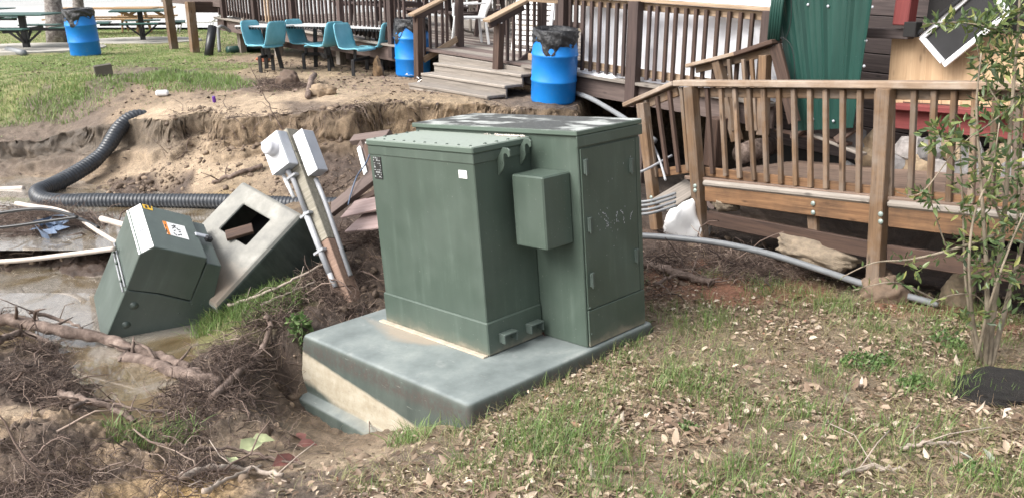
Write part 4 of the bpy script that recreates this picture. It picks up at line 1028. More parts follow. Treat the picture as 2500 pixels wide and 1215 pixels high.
# ------------------------------------------------------------------ collapsed building behind the ramp
BL = empty('collapsed_house', WP(2300, 430), 'collapsed wooden house with dark siding, red trim and rubble stone base', 'house')
def wstrip(x0, y0, x1, y1, off, w, t, mat, nm, par=BL): return strip(x0, y0, x1, y1, off, w, t, mat, nm, par, pf=WP)
wl0, wl1 = WP(1885, 380, -.45), WP(2760, 480, -.45)
obj('back_wall', cbox((wl1 - wl0).length, .08, 3.6, .01, M['void']), BL, frame(Vector((wl0.x, wl0.y, .9)), Vector((wl1.x, wl1.y, .9)), up_)[0])
for i in range(15):
    z = -.25 + i * .185
    a = Vector((wl0.x, wl0.y, z)) - RN * .06; b_ = Vector((wl1.x, wl1.y, z - .05)) - RN * .06
    o = board('siding_board', a, b_, .175, .025, M['siding'], BL, up=(-RN - up_ * .12).normalized(), b=.003)
for k in range(26):    # stone veneer under the sill
    x = 2092 + (k % 9) * 58 + random.uniform(-9, 9) + (29 if (k // 9) % 2 else 0); y = 345 + (k // 9) * 42 + (x - 2100) * .115 + random.uniform(-6, 6)
    p = WP(x, y, .10)
    chip('stone', p, random.uniform(.15, .19), [M['stoneA'], M['stoneB'], M['stoneC']][(k * 7 + k // 5) % 3], 40 + k, (1, .35, .95), BL, -1.0)
wstrip(2185, 286, 2700, 330, .10, .20, .09, M['redpaint'], 'red_skirt')
a, b_ = WP(2186, 258, .13), WP(2700, 292, .13)
board('red_sill', a, b_, .26, .05, M['redpaint'], BL, b=.006)
wstrip(2205, 254, 2470, 270, .08, .05, .03, M['rampdark'], 'sill_strip')
pl = [WP(2180, 84, .05), WP(2163, 270, .09), WP(2560, 292, .09), WP(2560, 86, .05)]
# plywood: four tall boards with tight joints
for i in range(8):
    t0, t1 = i / 8, (i + 1) / 8
    tl, tr = pl[0].lerp(pl[3], t0), pl[0].lerp(pl[3], t1); bl, br = pl[1].lerp(pl[2], t0), pl[1].lerp(pl[2], t1)
    d_ = (tr - tl).normalized() * .002
    V = [tl + d_, tr, br, bl + d_]; V = V + [p - RN * -.02 for p in V]
    board('panel_board', (bl + br) / 2, (tl + tr) / 2, (br - bl).length - .004, .018, M['ply'], BL, up=-RN, b=.003)
board('red_post', WP(2206, 62, .22), WP(2235, -140, .22), .15, .13, M['redpaint'], BL, up=-RN, b=.008)
wstrip(2110, 80, 2225, 84, .16, .09, .1, M['siding'], 'lintel')
wstrip(2213, 72, 2243, 73, .27, .13, .1, M['void'], 'bracket_block')
obj('window_opening', cbox(.03, .9, 1.1, .004, M['void']), BL, Matrix.Translation(WP(2390, 20, .0)) @ Matrix.Rotation(math.atan2(RN.y, RN.x), 4, 'Z'))
# window sash hanging as a diamond
SA = empty('window_sash', WP(2307, 160, .2), 'white framed insect screen sash hanging askew as a diamond over plywood', 'window')
cs = [(2251, 93), (2307, 158), (2464, 31), (2400, -40)]
cw = [WP(x, y, .24) for x, y in cs]
for i in range(4):
    a, b_ = cw[i], cw[(i + 1) % 4]; d_ = (b_ - a).normalized()
    board('frame_bar', a - d_ * .012, b_ + d_ * .012 if i % 2 else b_ - d_ * .03, .046, .026 + .002 * (i % 2), M['white'], SA, up=-RN, b=.004)
ctr = sum(cw, Vector()) / 4
V = [p + RN * .012 for p in cw] + [p + RN * .016 for p in cw]
obj('screen', mesh('screen', V, [(0, 1, 2, 3), (7, 6, 5, 4)], plain('black insect screen', (.016, .016, .018), .6, .3, 5, 0)), SA, world=True)
m0, m1 = cw[0].lerp(cw[3], .47), cw[1].lerp(cw[2], .47)
a, b_ = WP(2240, 84, .27), WP(2405, -52, .27)
board('track_bar', a, b_, .03, .03, M['black'], SA, up=-RN)
# green ribbed roofing panel leaning on the house
GPl = empty('roofing_panel', WP(2020, 318, .3), 'dark green ribbed metal roofing panel leaning against the broken house', 'metal panel')
N = NT('green roofing enamel'); v = N.coord()
c = N.ramp(N.noise(N.coord('Object', (5, 5, .6)), 2, 5, .6), [(.3, (.011, .043, .035)), (.7, (.018, .064, .052))])
c = N.mix(N.ramp(N.noise(v, 30, 4, .7), [(.68, (0, 0, 0)), (.75, (.4,) * 3)]), c, (.2, .3, .27)); N.col(c); N.rough(.38); M['roofgreen'] = N.m
tl, tr, br, bl = WP(1886, -60, .55), WP(2142, -60, .55), WP(2086, 312, .42), WP(1950, 320, .42)
xs = [0]
prof = []
W_ = (tr - tl).length
ribs = [.0, .26, .52, .78, 1.0]
for i in range(41):
    t = i / 40; h = 0
    for r in ribs:
        d_ = abs(t - r); h = max(h, .028 * (1 - sstep(.012, .034, np.array(d_))))
    for r in (.09, .17, .35, .43, .61, .69, .87):
        d_ = abs(t - r); h = max(h, .005 * (1 - sstep(.008, .016, np.array(d_))))
    prof.append((t, float(h)))
V, F = [], []
for j in range(7):
    s = j / 6
    for t, h in prof:
        V.append(tl.lerp(tr, t).lerp(bl.lerp(br, t), s) - RN * h)
n = len(prof)
for j in range(6):
    for i in range(n - 1): F.append((j * n + i, (j + 1) * n + i, (j + 1) * n + i + 1, j * n + i + 1))
me = mesh('panel_sheet', V, F, M['roofgreen'])
sh = obj('panel_sheet', me, GPl, world=True)
md = sh.modifiers.new('thickness', 'SOLIDIFY'); md.thickness = .004
# corrugated edge trim on the panel's left side, curving out of the picture
gt0, gt1 = WP(1903, -70, .62), WP(1884, 98, .60)
for k in range(5):
    off = RD * (-.085 + k * .030) * -1
    tube('trim_rib', [gt0 + off, gt0.lerp(gt1, .5) + off - RN * .01, gt1 + off], .017, M['roofgreen'], GPl, 8)
for x, y in ((1973, 12), (2022, 16), (2076, 20), (2130, 18), (1890, 29), (2115, 100), (2110, 162), (1985, 292), (2035, 296), (2060, 272)):
    V, F = lathe_geo([(.014, 0), (.014, .006), (.008, .012), (0, .012)], 8)
    tt = WP(x, y, .545 if y < 60 else .50)
    # put the screw on the sheet surface
    nn = (bl - tl).cross(tr - tl).normalized(); nn = nn if nn.dot(RN) < 0 else -nn
    q = PP(x, y, tl + nn * .006, nn)
    xx = up_.cross(nn).normalized(); Mb = Matrix((xx, nn.cross(xx), nn)).transposed().to_4x4(); Mb.translation = q
    obj('screw', mesh('screw', V, F, M['greymetal'], True), GPl, Mb)
o = tube('wire', smoothpath([WP(1930, -30, .64), WP(1932, 40, .62), WP(1922, 85, .6), WP(1906, 104, .58), WP(1895, 100, .6), WP(1905, 90, .58), WP(1930, 110, .56), WP(1940, 160, .55), WP(1940, 220, .53)], 6), .004, M['blacksteel'], None, 6)
tag(o, 'thin looping dark wire hanging over the green roofing panel', 'wire')
# broken boards and rubble under the panel and along the wall
for i, (x0, y0, x1, y1, mt, lb) in enumerate(((1895, 318, 2075, 352, 'rampdark', 'splintered dark board lying under the green roofing panel'), (1990, 330, 2110, 378, 'deckgrey', 'grey splintered lath lying against the stone base'), (1930, 335, 1990, 300, 'rampdark', 'dark board propping the foot of the green panel'), (2040, 345, 2090, 310, 'rampdark', 'short dark prop under the right corner of the green panel'))):
    a = dk(x0, y0 + 30, .03) if False else WP(x0, y0, .32 if i < 2 else .40); b_ = WP(x1, y1, .30)
    o = board('broken_board', a, b_, .09, .03, M[mt], None, up=(.3, -.4, .8)); tag(o, lb, 'board')

# ------------------------------------------------------------------ dark raised deck with stairs, railings, tarp
DK = empty('raised_deck', DP(1000, 110), 'long dark brown raised deck with picket railing and grey stairs', 'deck')
dwood, dtan, dgrey = M['deckwood'], M['decktan'], M['deckgrey']
def sz(s, dz=0): p = D0 + DD * s; return Vector((p.x, p.y, deck_z(s) + dz))
def s_of(p): return (Vector(p) - D0).dot(DD)
# left run
sL0, sL1 = -.2, s_of(DP(1000, 110))
sR0, sR1 = s_of(DP(1285, 150)), 12.75
def run(s0, s1, par, tan):
    a, b_ = sz(s0), sz(s1)
    board('rim_board', a - up_ * .14 - DN * .0, b_ - up_ * .14, .23, .045, M['deckmauve'], par, up=-DN)
    board('deck_edge', a - up_ * .006 - DN * .03, b_ - up_ * .006 - DN * .03, .13, .035, dgrey, par)
    m = dtan if tan else dwood
    board('bottom_rail', a + up_ * .11 + DN * .05, b_ + up_ * .11 + DN * .05, .09, .035, m, par, up=-DN)
    board('top_rail', a + up_ * .86 + DN * .05, b_ + up_ * .86 + DN * .05, .09, .035, m, par, up=-DN)
    board('handrail', a + up_ * .93 + DN * .03, b_ + up_ * .93 + DN * .03, .15, .035, dtan, par)
run(sL0, sL1, DK, False); run(sR0, sR1, DK, True)
s = sL0 + .1; k = 0
while s < sL1:
    m = dtan if 14 < k * .9 % 37 < 16 else dwood
    lean = random.uniform(-.02, .02)
    board('baluster', sz(s, .055) + DN * .0, sz(s + lean, .88) + DN * .0, .040, .038, m, DK, up=-DN, b=.004)
    s += .125 * random.uniform(.93, 1.07); k += 1
for px in (552, 628, 720, 837, 960):
    s = s_of(DP(px, 45)); board('railing_post', sz(s, -.2) - DN * .04, sz(s, .92) - DN * .04, .10, .095, dwood, DK, up=-DN)
for px in (590, 680, 790, 893):     # pale blocks under the pickets
    s = s_of(DP(px, 40)); board('spacer_block', sz(s, .013) + DN * .03, sz(s, .07) + DN * .03, .09, .05, dgrey, DK, up=-DN)
balR = [(1392, 1300, 0), (1407, 1262), (1424, 1270), (1444, 0), (1464, 0), (1484, 0), (1505, 0), (1525, 0), (1584, 0), (1603, 0), (1627, 0), (1648, 0), (1673, 0), (1697, 0), (1722, 0), (1750, 0), (1778, 0), (1806, 0), (1834, 0), (1862, 0)]
for i, e in enumerate(balR):
    px = e[0]; s = s_of(DP(px, 100)); 
    board('baluster', sz(s, .045), sz(s + .0, .88), .042, .04, dwood if i < 10 else M['rampdark'], DK, up=-DN, b=.004)
for px, w_ in ((1556, .15), (1381, .10), (1880, .1)):
    s = s_of(DP(px, 100)); board('railing_post', sz(s, -.28) - DN * .045, sz(s, .92) - DN * .045, w_, .11, dwood, DK, up=-DN)
for px in (1560, 1750):
    s = s_of(DP(px, 200)); board('support_post', sz(s, -1.3) + DN * .12, sz(s, -.26) + DN * .12, .11, .11, M['deckmauve'], DK, up=-DN)
for px in (562, 650, 800, 900):
    s = s_of(DP(px, 100)); q = sz(s) + DN * .25; board('support_post', Vector((q.x, q.y, -.25)), q - up_ * .2, .13, .13, dgrey, DK, up=-DN)
# floor planks
s1_, s2_ = -.2, 12.0
for i in range(30):
    o_ = .06 + i * .148
    dz = random.uniform(-.003, .003)
    board('deck_plank', sz(s1_, -.02 + dz) + DN * (o_ + .07), sz(s2_, -.02 + dz) + DN * (o_ + .07), .14, .035, dgrey if random.random() < .7 else M['deckmauve'], DK, b=.004)
# skirt boards in shade under the left run
board('under_beam', sz(sL0, -.36) + DN * .5, sz(sL1, -.36) + DN * .5, .2, .1, dwood, DK, up=-DN)
# far side railing of the deck
s = -.2
while s < 11.5:
    m = dtan if random.random() < .08 else dwood
    board('far_picket', sz(s, .05) + DN * 4.4, sz(s, .95) + DN * 4.4, random.choice([.06, .09, .09]), .03, m, DK, up=-DN, b=.004); s += random.choice([.115, .12, .16])
for h_ in (.12, .55, .92):
    board('far_rail', sz(-.2, h_) + DN * 4.45, sz(11.5, h_) + DN * 4.45, .1, .04, dwood, DK, up=-DN)
# stairs
stA, stB = PZ(1040, 196, .0), PZ(1210, 221, .0)
sa, sb = s_of(stA) + .02, s_of(stB) - .02
sb2 = s_of(DP(1295, 200))
for k, (back, h_) in enumerate(((.72, .03), (.42, .135), (.13, .25))):
    ext = .0 if k else .05
    e0, e1 = sa + (.60, .50, .42)[k], sb2 + .12
    dn = -DN * back
    a, b_ = D0 + DD * e0, D0 + DD * e1
    za = max(0, deck_z(e0) - .39); 
    a = Vector((a.x, a.y, h_ + za)) + dn; b_ = Vector((b_.x, b_.y, h_ + za - .02)) + dn
    board('stair_tread', a - DN * .0, b_ - DN * .0, .31, .04, dgrey, DK, b=.008)
    board('stair_riser', a - DN * .12 - up_ * .085, b_ - DN * .12 - up_ * .085, .125, .03, dgrey, DK, up=-DN)
a, b_ = sz(sa + .25, -.13) - DN * .03, sz(sb2 + .12, -.13) - DN * .03
board('stair_riser', a, b_, .20, .03, dgrey, DK, up=-DN)
def srail(nm, bx, by, top, px2, y2, balx, capx, lower=None):
    foot = PZ(bx, by, .0); n = DD
    def SPn(px, py, off=0): return PP(px, py, foot - n * off, n)
    tp = SPn(top[0], top[1]); 
    board('railing_post', Vector((foot.x, foot.y, -.15)), tp, .115, .10, M['rampdark'], DK, up=-DN)
    q2 = SPn(px2, y2); board('railing_post', Vector((q2.x, q2.y, deck_z(s_of(q2)) - .2)), Vector((q2.x, q2.y, q2.z + 1.4)), .10, .10, dwood, DK, up=-DN)
    c0, c1 = SPn(*capx[0], .0), SPn(*capx[1], .0)
    board('handrail', c0, c1 + (c1 - c0) * .25, .15, .04, dtan, DK, b=.006)
    d_ = (c1 - c0)
    board('top_rail', c0 - up_ * .075 + d_ * .08, c1 - up_ * .075, .09, .035, dwood, DK, up=DD)
    for x, yb in balx:
        b_ = SPn(x, yb, .0) - DD * .035
        r = ray(x, 50); tt = (b_ - c0).dot(Vector((DN.x, DN.y, 0))) / max(d_.dot(Vector((DN.x, DN.y, 0))), 1e-3)
        t_ = c0 + d_ * tt - up_ * .04
        board('baluster', b_, Vector((b_.x, b_.y, t_.z)), .04, .038, dwood, DK, up=DD)
    return SPn
f1 = srail('l', 1022, 194, (1020, 44), 1123, 122, [(1041, 150), (1055, 140), (1070, 128), (1085, 118), (1096, 110)], [(1003, 38), (1078, 0)])
board('bottom_rail', f1(1034, 147), f1(1116, 96), .09, .035, dtan, DK, up=DD)
f2 = srail('r', 1212, 222, (1219, 58), 1322, 150, [(1243, 186), (1258, 176), (1274, 160), (1292, 145), (1308, 124)], [(1187, 52), (1278, 4)])
board('bottom_rail', f2(1232, 184), f2(1312, 118), .09, .035, dwood, DK, up=DD)
# white tarp hanging behind the right railing
V, F = [], []
nu, nv_ = 96, 26
sT0, sT1 = s_of(DP(1386, 100)), 12.7
for j in range(nv_):
    for i in range(nu):
        s = sT0 + (sT1 - sT0) * i / (nu - 1); t = j / (nv_ - 1)
        fx = float(fbm(np.array([s * 1.3 + t * 1.2]), np.array([t * 1.1 - s * .5]), 4, 12)[0]) - .5; f2_ = float(ridged(np.array([s * 1.6 - t * .9]), np.array([t * .6]), 3, 14)[0]) - .5
        z = (1 - t) * 1.05 + t * (-.012)
        p = sz(s, z) + DN * (.22 + .28 * fx + .16 * f2_)
        if t > .88: p = p - DN * ((t - .88) / .12) ** 1.3 * (.30 + .16 * f2_) * (1 if s < 10.6 else .4) + up_ * .02
        V.append(p)
for j in range(nv_ - 1):
    for i in range(nu - 1): F.append((j * nu + i, j * nu + i + 1, (j + 1) * nu + i + 1, (j + 1) * nu + i))
N = NT('white tarpaulin'); v = N.coord(); N.col(N.ramp(N.noise(v, 2, 4), [(.3, (.68, .70, .76)), (.7, (.80, .81, .84))])); N.rough(.5); N.bump(N.noise(v, 5, 5, .6, 1), .25, .03)
o = obj('tarp', mesh('tarp', V, F, N.m, True), world=True); tag(o, 'crumpled white tarpaulin draped behind the dark picket railing', 'tarp')
V, F = [], []
for j in range(12):
    for i in range(16):
        a, b_ = i / 15, j / 11; s = 10.4 + 2.4 * a
        V.append(sz(s, 1.02 + .25 * b_ + .10 * math.sin(a * 5 + b_ * 3)) + DN * (.35 + 1.4 * b_))
for j in range(11):
    for i in range(15): F.append((j * 16 + i, j * 16 + i + 1, (j + 1) * 16 + i + 1, (j + 1) * 16 + i))
o = obj('tarp', mesh('tarp', V, F, N.m, True), world=True); tag(o, 'folded upper end of white sheeting beside the green roofing panel', 'tarp')
# furniture on the deck
def floor_at(px, py): 
    n = (DD - up_ * .0337).cross(DN).normalized(); n = n if n.z > 0 else -n
    return PP(px, py, sz(0, .0), n)
def plastic_chair(px, py, rz):
    p = floor_at(px, py); c = empty('plastic_chair', p, 'white moulded plastic armchair with fan slats at the top of the stairs', 'chair')
    Mc = Matrix.Translation(p) @ Matrix.Rotation(rz, 4, 'Z'); m = M['whitepl']
    lbox('seat', Mc, (-.22, .22), (-.22, .22), (.40, .43), m, c, .01)
    for sx_ in (-1, 1):
        for sy_ in (-1, 1):
            board('leg', Mc @ Vector((sx_ * .25, sy_ * .25, 0)), Mc @ Vector((sx_ * .21, sy_ * .20, .41)), .06, .035, m, c, up=Mc.to_3x3() @ Vector((0, 1, 0)), b=.008)
        board('armrest', Mc @ Vector((sx_ * .26, -.22, .62)), Mc @ Vector((sx_ * .26, .2, .64)), .05, .025, m, c, b=.008)
        board('arm_post', Mc @ Vector((sx_ * .25, -.22, .42)), Mc @ Vector((sx_ * .26, -.21, .62)), .05, .03, m, c, up=Mc.to_3x3() @ Vector((0, 1, 0)), b=.008)
    for k in range(7):
        t = (k - 3) / 3; board('back_slat', Mc @ Vector((t * .13, .21, .43)), Mc @ Vector((t * .22, .33, .88 - .05 * t * t)), .028, .014, m, c, up=Mc.to_3x3() @ Vector((0, 1, 0)), b=.004)
    tube('back_rim', [Mc @ Vector(q) for q in ((-.20, .20, .43), (-.27, .33, .80), (-.18, .35, .90), (0, .35, .92), (.18, .35, .90), (.27, .33, .80), (.20, .20, .43))], .018, m, c, 8)
plastic_chair(1148, 108, -1.3)
def wicker(px, py, rz, lb):
    p = floor_at(px, py); c = empty('rocking_chair', p, lb, 'chair', 'dark rocking chairs on the deck')
    Mc = Matrix.Translation(p) @ Matrix.Rotation(rz, 4, 'Z'); m = dgrey; X = Mc.to_3x3() @ Vector((1, 0, 0))
    for k in range(7): board('seat_slat', Mc @ Vector((-.24, -.22 + k * .075, .40)), Mc @ Vector((.24, -.22 + k * .075, .40)), .055, .02, m, c)
    for k in range(6): board('back_slat', Mc @ Vector((-.2 + k * .08, .26, .42)), Mc @ Vector((-.2 + k * .08, .42, 1.05)), .045, .015, m, c, up=Mc.to_3x3() @ Vector((0, 1, 0)))
    for sx_ in (-1, 1):
        tube('rocker', [Mc @ Vector(q) for q in ((sx_ * .26, -.42, .10), (sx_ * .26, -.2, .03), (sx_ * .26, .1, .02), (sx_ * .26, .4, .07), (sx_ * .26, .55, .14))], .018, m, c, 6)
        for yy in (-.25, .25): board('leg', Mc @ Vector((sx_ * .26, yy, .03)), Mc @ Vector((sx_ * .26, yy, .62 if yy < 0 else 1.0)), .04, .04, m, c, up=X)
        board('armrest', Mc @ Vector((sx_ * .27, -.32, .62)), Mc @ Vector((sx_ * .27, .3, .64)), .09, .025, m, c)
wicker(1196, 84, 2.6, 'weathered rocking chair behind the white plastic chair on the deck')
wicker(1240, 62, -2.4, 'weathered rocking chair farther back behind the right stair rail')
p = floor_at(1290, 128)
c = empty('slatted_lounge', p, 'white slatted plastic lounge folded upright behind the right stair rail', 'lounge chair')
Mc = Matrix.Translation(p) @ Matrix.Rotation(-.75, 4, 'Z')
for k in range(10): board('slat', Mc @ Vector((-.34, .05 + k * .012, .12 + k * .075)), Mc @ Vector((.34, .05 + k * .012, .12 + k * .075)), .055, .012, M['whitepl'], c, up=-DN)
for sx_ in (-1, 1): board('side_bar', Mc @ Vector((sx_ * .36, .03, .0)), Mc @ Vector((sx_ * .36, .18, .92)), .05, .03, M['whitepl'], c, up=-DN)
board('foot_bar', Mc @ Vector((-.36, .02, .02)), Mc @ Vector((.36, .02, .02)), .04, .03, M['whitepl'], c)
for i, (px, py, lb) in enumerate(((700, 12, 'long dark table on the raised deck, leftmost of the pair behind the pickets'), (880, 22, 'long dark table on the raised deck behind the blue drum and pickets'))):
    p = sz(s_of(DP(px, 40)), 0) + DN * 2.2; c = empty('deck_table', p, lb, 'table', 'dark tables on the deck')
    for k in range(5): board('table_board', p + DD * -.9 + DN * (-.3 + k * .15) + up_ * .74, p + DD * .9 + DN * (-.3 + k * .15) + up_ * .68, .14, .035, dwood, c)
    for e in (-.75, .75):
        for n_ in (-.25, .25): board('leg', p + DD * e + DN * n_ * 1.4 , p + DD * e + DN * n_ + up_ * .7, .08, .04, dwood, c, up=DD)
    for n_ in (-.62, .62):
        board('bench_board', p + DD * -.9 + DN * n_ + up_ * .43, p + DD * .9 + DN * n_ + up_ * .38, .24, .035, dwood, c)
    for e in (-.75, .75): board('bench_bearer', p + DD * e - DN * .72 + up_ * .38, p + DD * e + DN * .72 + up_ * .38, .08, .04, dwood, c, up=DD)
#SECTION4
# ------------------------------------------------------------------ blue drums with bin liners
def drum(base, lean, rz, lb, bag_lb, seed, hem=.22, sc=1.0):
    R3 = random.Random(seed)
    Mb = Matrix.Translation(base) @ Matrix.Rotation(rz, 4, 'Z') @ Matrix.Rotation(lean[0], 4, 'Y') @ Matrix.Rotation(lean[1], 4, 'X') @ Matrix.Scale(sc, 4)
    prof = [(0, .012), (.24, .0), (.268, .012), (.278, .04), (.279, .26), (.287, .268), (.287, .288), (.281, .297), (.282, .575), (.290, .583), (.290, .603), (.283, .612), (.279, .66), (.262, .72), (.259, .86), (.252, .865), (.25, .6)]
    V, F = lathe_geo(prof, 40)
    E_ = empty('drum', Mb.translation, lb, 'drum', 'blue plastic drums used as bins')
    obj('drum_body', mesh('drum_body', V, F, M['blue'], True), E_, Mb)
    n, V, F = 48, [], []
    rows = 12
    for j in range(rows + 3):
        for k in range(n):
            a = 2 * math.pi * k / n
            h_ = hem * (1 + .35 * math.sin(a * 2 + seed) + .25 * math.sin(a * 5 + seed * 2)) 
            if j < 3: r = (.20, .245, .262)[j]; z = (.70, .85, .90)[j]
            else:
                t = (j - 2) / rows; z = .905 - h_ * t
                r = .268 + .016 * (1 - abs(2 * t - 1)) + .012 * math.sin(a * 13 + t * 7 + seed) * t + .010 * math.sin(a * 7 - t * 11) + max(0, .282 - .262) * sstep(.72, .60, np.array(z))
                r = float(r) + R3.uniform(-.004, .004)
            V.append(Vector((r * math.cos(a), r * math.sin(a), z)))
    for j in range(rows + 2):
        for k in range(n): F.append((j * n + k, j * n + (k + 1) % n, (j + 1) * n + (k + 1) % n, (j + 1) * n + k))
    o = obj('bin_liner', mesh('bin_liner', V, F, M['bag'], True), None, Mb); tag(o, bag_lb, 'bin liner', 'black bin liners on the drums')
    bpy.context.view_layer.update()
DB_ = PZ(1350, 248, 0); DB_.z = Hs(DB_.x, DB_.y) - .012
drum(DB_, (.07, .02), -1.0, 'leaning blue drum nearest the camera standing at the bank edge', 'loose black liner with a drooping flap on the leaning nearest drum', 3, .20, 1.0)
q = PZ(1004, 187, 0); q = PZ(1009, 185, 0); q.z = Hs(q.x, q.y) - .01
drum(q, (.0, .02), .4, 'blue drum standing behind the left stair post', 'torn black liner on the drum behind the left stair post', 8, .26, .98)
q = PZ(211, 136, 0); q.z = Hs(q.x, q.y) - .01
drum(q, (-.05, .0), 1.2, 'farthest blue drum out on the lawn before the tree trunks', 'black liner on the farthest drum out on the lawn', 14, .22, 1.0)

# ------------------------------------------------------------------ tables with teal moulded seats
def seat_geo():
    prof = [(.235, -.02), (.225, .0), (.17, .010), (.05, -.004), (-.08, -.004), (-.15, .018), (-.19, .075), (-.215, .16), (-.24, .27), (-.262, .36), (-.272, .395)]
    V, F = [], []; n = 9
    for i, (x, z) in enumerate(prof):
        t = i / (len(prof) - 1); w = .225 - .02 * t if t < .8 else .225 - .02 * t - .05 * ((t - .8) / .2) ** 2
        for k in range(n):
            s = 2 * k / (n - 1) - 1; e = abs(s) ** 3
            V.append(Vector((x + e * (.020 if i > 5 else 0), s * w, z + e * (.012 if i < 7 else 0))))
    for i in range(len(prof) - 1):
        for k in range(n - 1): F.append((i * n + k, i * n + k + 1, (i + 1) * n + k + 1, (i + 1) * n + k))
    return V, F
V, F = seat_geo(); seat_me = mesh('seat', V, F, M['teal'], True)
bm = bmesh.new(); bm.from_mesh(seat_me); bmesh.ops.recalc_face_normals(bm, faces=bm.faces[:]); bmesh.ops.solidify(bm, geom=bm.faces[:], thickness=.016); bm.to_mesh(seat_me); bm.free(); seat_me.polygons.foreach_set('use_smooth', [True] * len(seat_me.polygons))
def seat_table(tx, ty, tw, seats, lb, zt=.70, rz=0):
    c = PZ(tx, ty, zt); c.z = 0; g_ = Hs(c.x, c.y); c.z = g_
    E_ = empty('seat_table', c, lb, 'table', 'outdoor tables with attached teal seats')
    Mt_ = Matrix.Translation(c) @ Matrix.Rotation(rz, 4, 'Z')
    lbox('tabletop', Mt_, (-tw / 2, tw / 2), (-.32, .32), (zt - .012, zt + .012), M['topwhite'], E_, .006)
    fr = []
    for k in range(int(tw / .05)):
        lbox('edge_fin', Mt_, (-tw / 2 + .02 + k * .05, -tw / 2 + .045 + k * .05), (-.323, -.30), (zt - .045, zt - .0125), M['blacksteel'], E_, .002)
    for sx_ in (-1, 1): board('table_leg', Mt_ @ Vector((sx_ * tw * .18, .1, 0)), Mt_ @ Vector((sx_ * tw * .08, 0, zt - .02)), .06, .06, M['blacksteel'], E_, up=(0, 1, 0))
    for (px, py, face) in seats:
        s = PZ(px, py, g_ + .40)
        Ms = Matrix.Translation(s) @ Matrix.Rotation(face, 4, 'Z')
        obj('seat', seat_me, E_, Ms)
        board('seat_stem', Ms @ Vector((0, 0, -.15)), Ms @ Vector((0, 0, -.012)), .045, .045, M['blacksteel'], E_, up=(0, 1, 0))
        board('seat_arm', Ms @ Vector((0, 0, -.17)), Vector((c.x, c.y, s.z - .17)), .05, .05, M['blacksteel'], E_)
        gx = Ms @ Vector((.05, -.12, 0)); 
        board('seat_leg', Vector((gx.x, gx.y - .02, Hs(gx.x, gx.y) - .02)), Vector((gx.x, gx.y - .02, s.z - .15)), .05, .05, M['blacksteel'], E_, up=(0, 1, 0))
        board('seat_foot', Vector((gx.x, gx.y - .02, s.z - .165)), Vector((s.x, s.y, s.z - .165)), .045, .04, M['blacksteel'], E_)
seat_table(653, 66, .82, [(640, 113, -.50), (655, 113, math.pi - .55)], 'leftmost table with teal moulded seats in front of the raised deck', .70, -.3)
seat_table(778, 64, .90, [(746, 108, -.50), (794, 114, math.pi - .55)], 'middle table of the three with teal seats in front of the deck', .70, -.3)
seat_table(905, 67, .85, [(866, 121, -.50), (926, 116, math.pi - .55)], 'rightmost table with teal seats, beside the blue drum by the stairs', .70, -.3)

# ------------------------------------------------------------------ lawn furniture, walkway, trees in the distance
def pedestal_table(px, py, d, lb, rz, ln=1.3):
    p = PD(px, py, d); p.z = Hs(p.x, p.y); E_ = empty('picnic_table', p, lb, 'picnic table', 'green pedestal picnic tables')
    Mt_ = Matrix.Translation(p) @ Matrix.Rotation(rz, 4, 'Z'); m = M['tgreenp']
    lbox('tabletop', Mt_, (-ln / 2, ln / 2), (-.55, .55), (.70, .735), m, E_, .01)
    lbox('pedestal', Mt_, (-.06, .06), (-.06, .06), (.0, .70), M['blacksteel'], E_, .01)
    V, F = lathe_geo([(.0, .012), (.25, .012), (.25, .0)], 20); obj('base_plate', mesh('base_plate', V, F, M['blacksteel']), E_, Mt_)
    for k in range(4):
        a = k * math.pi / 2; r_ = Matrix.Rotation(a, 4, 'Z')
        board('seat_arm', Mt_ @ r_ @ Vector((0, 0, .40)), Mt_ @ r_ @ Vector((.92, 0, .40)), .06, .06, M['blacksteel'], E_)
        board('arm_brace', Mt_ @ r_ @ Vector((.04, 0, .12)), Mt_ @ r_ @ Vector((.34, 0, .37)), .05, .04, M['blacksteel'], E_)
        lbox('seat', Mt_ @ r_, (.68, 1.02), (-.42, .42), (.435, .465), m, E_, .01)
    return p
pa = pedestal_table(66, 118, 18.6, 'nearer green pedestal picnic table on the left lawn by the grey trunk', .1)
pb_ = pedestal_table(350, 99, 21.2, 'green pedestal picnic table right of the lawn drum, on a concrete pad', .35)
pc = pedestal_table(-25, 85, 27.0, 'green picnic table cut off by the left edge near the shore', .0)
for p, r_, lb in ((pa, 1.4, 'concrete slab under the nearer green picnic table'), (pb_, 1.2, 'concrete slab under the green table by the raised walkway')):
    n, V = 20, []
    for k in range(n): a = 2 * math.pi * k / n; V.append(Vector((p.x + r_ * 1.15 * math.cos(a), p.y + r_ * .95 * math.sin(a), p.z + .028)))
    V2 = [v_ - Vector((0, 0, .12)) for v_ in V]
    o = obj('concrete_slab', mesh('concrete_slab', V + V2, [tuple(range(n))] + [(k, k + n, (k + 1) % n + n, (k + 1) % n) for k in range(n)], plain('sandy concrete', (.40, .38, .34), .85, .15, 5, .2)), world=True); tag(o, lb, 'slab')
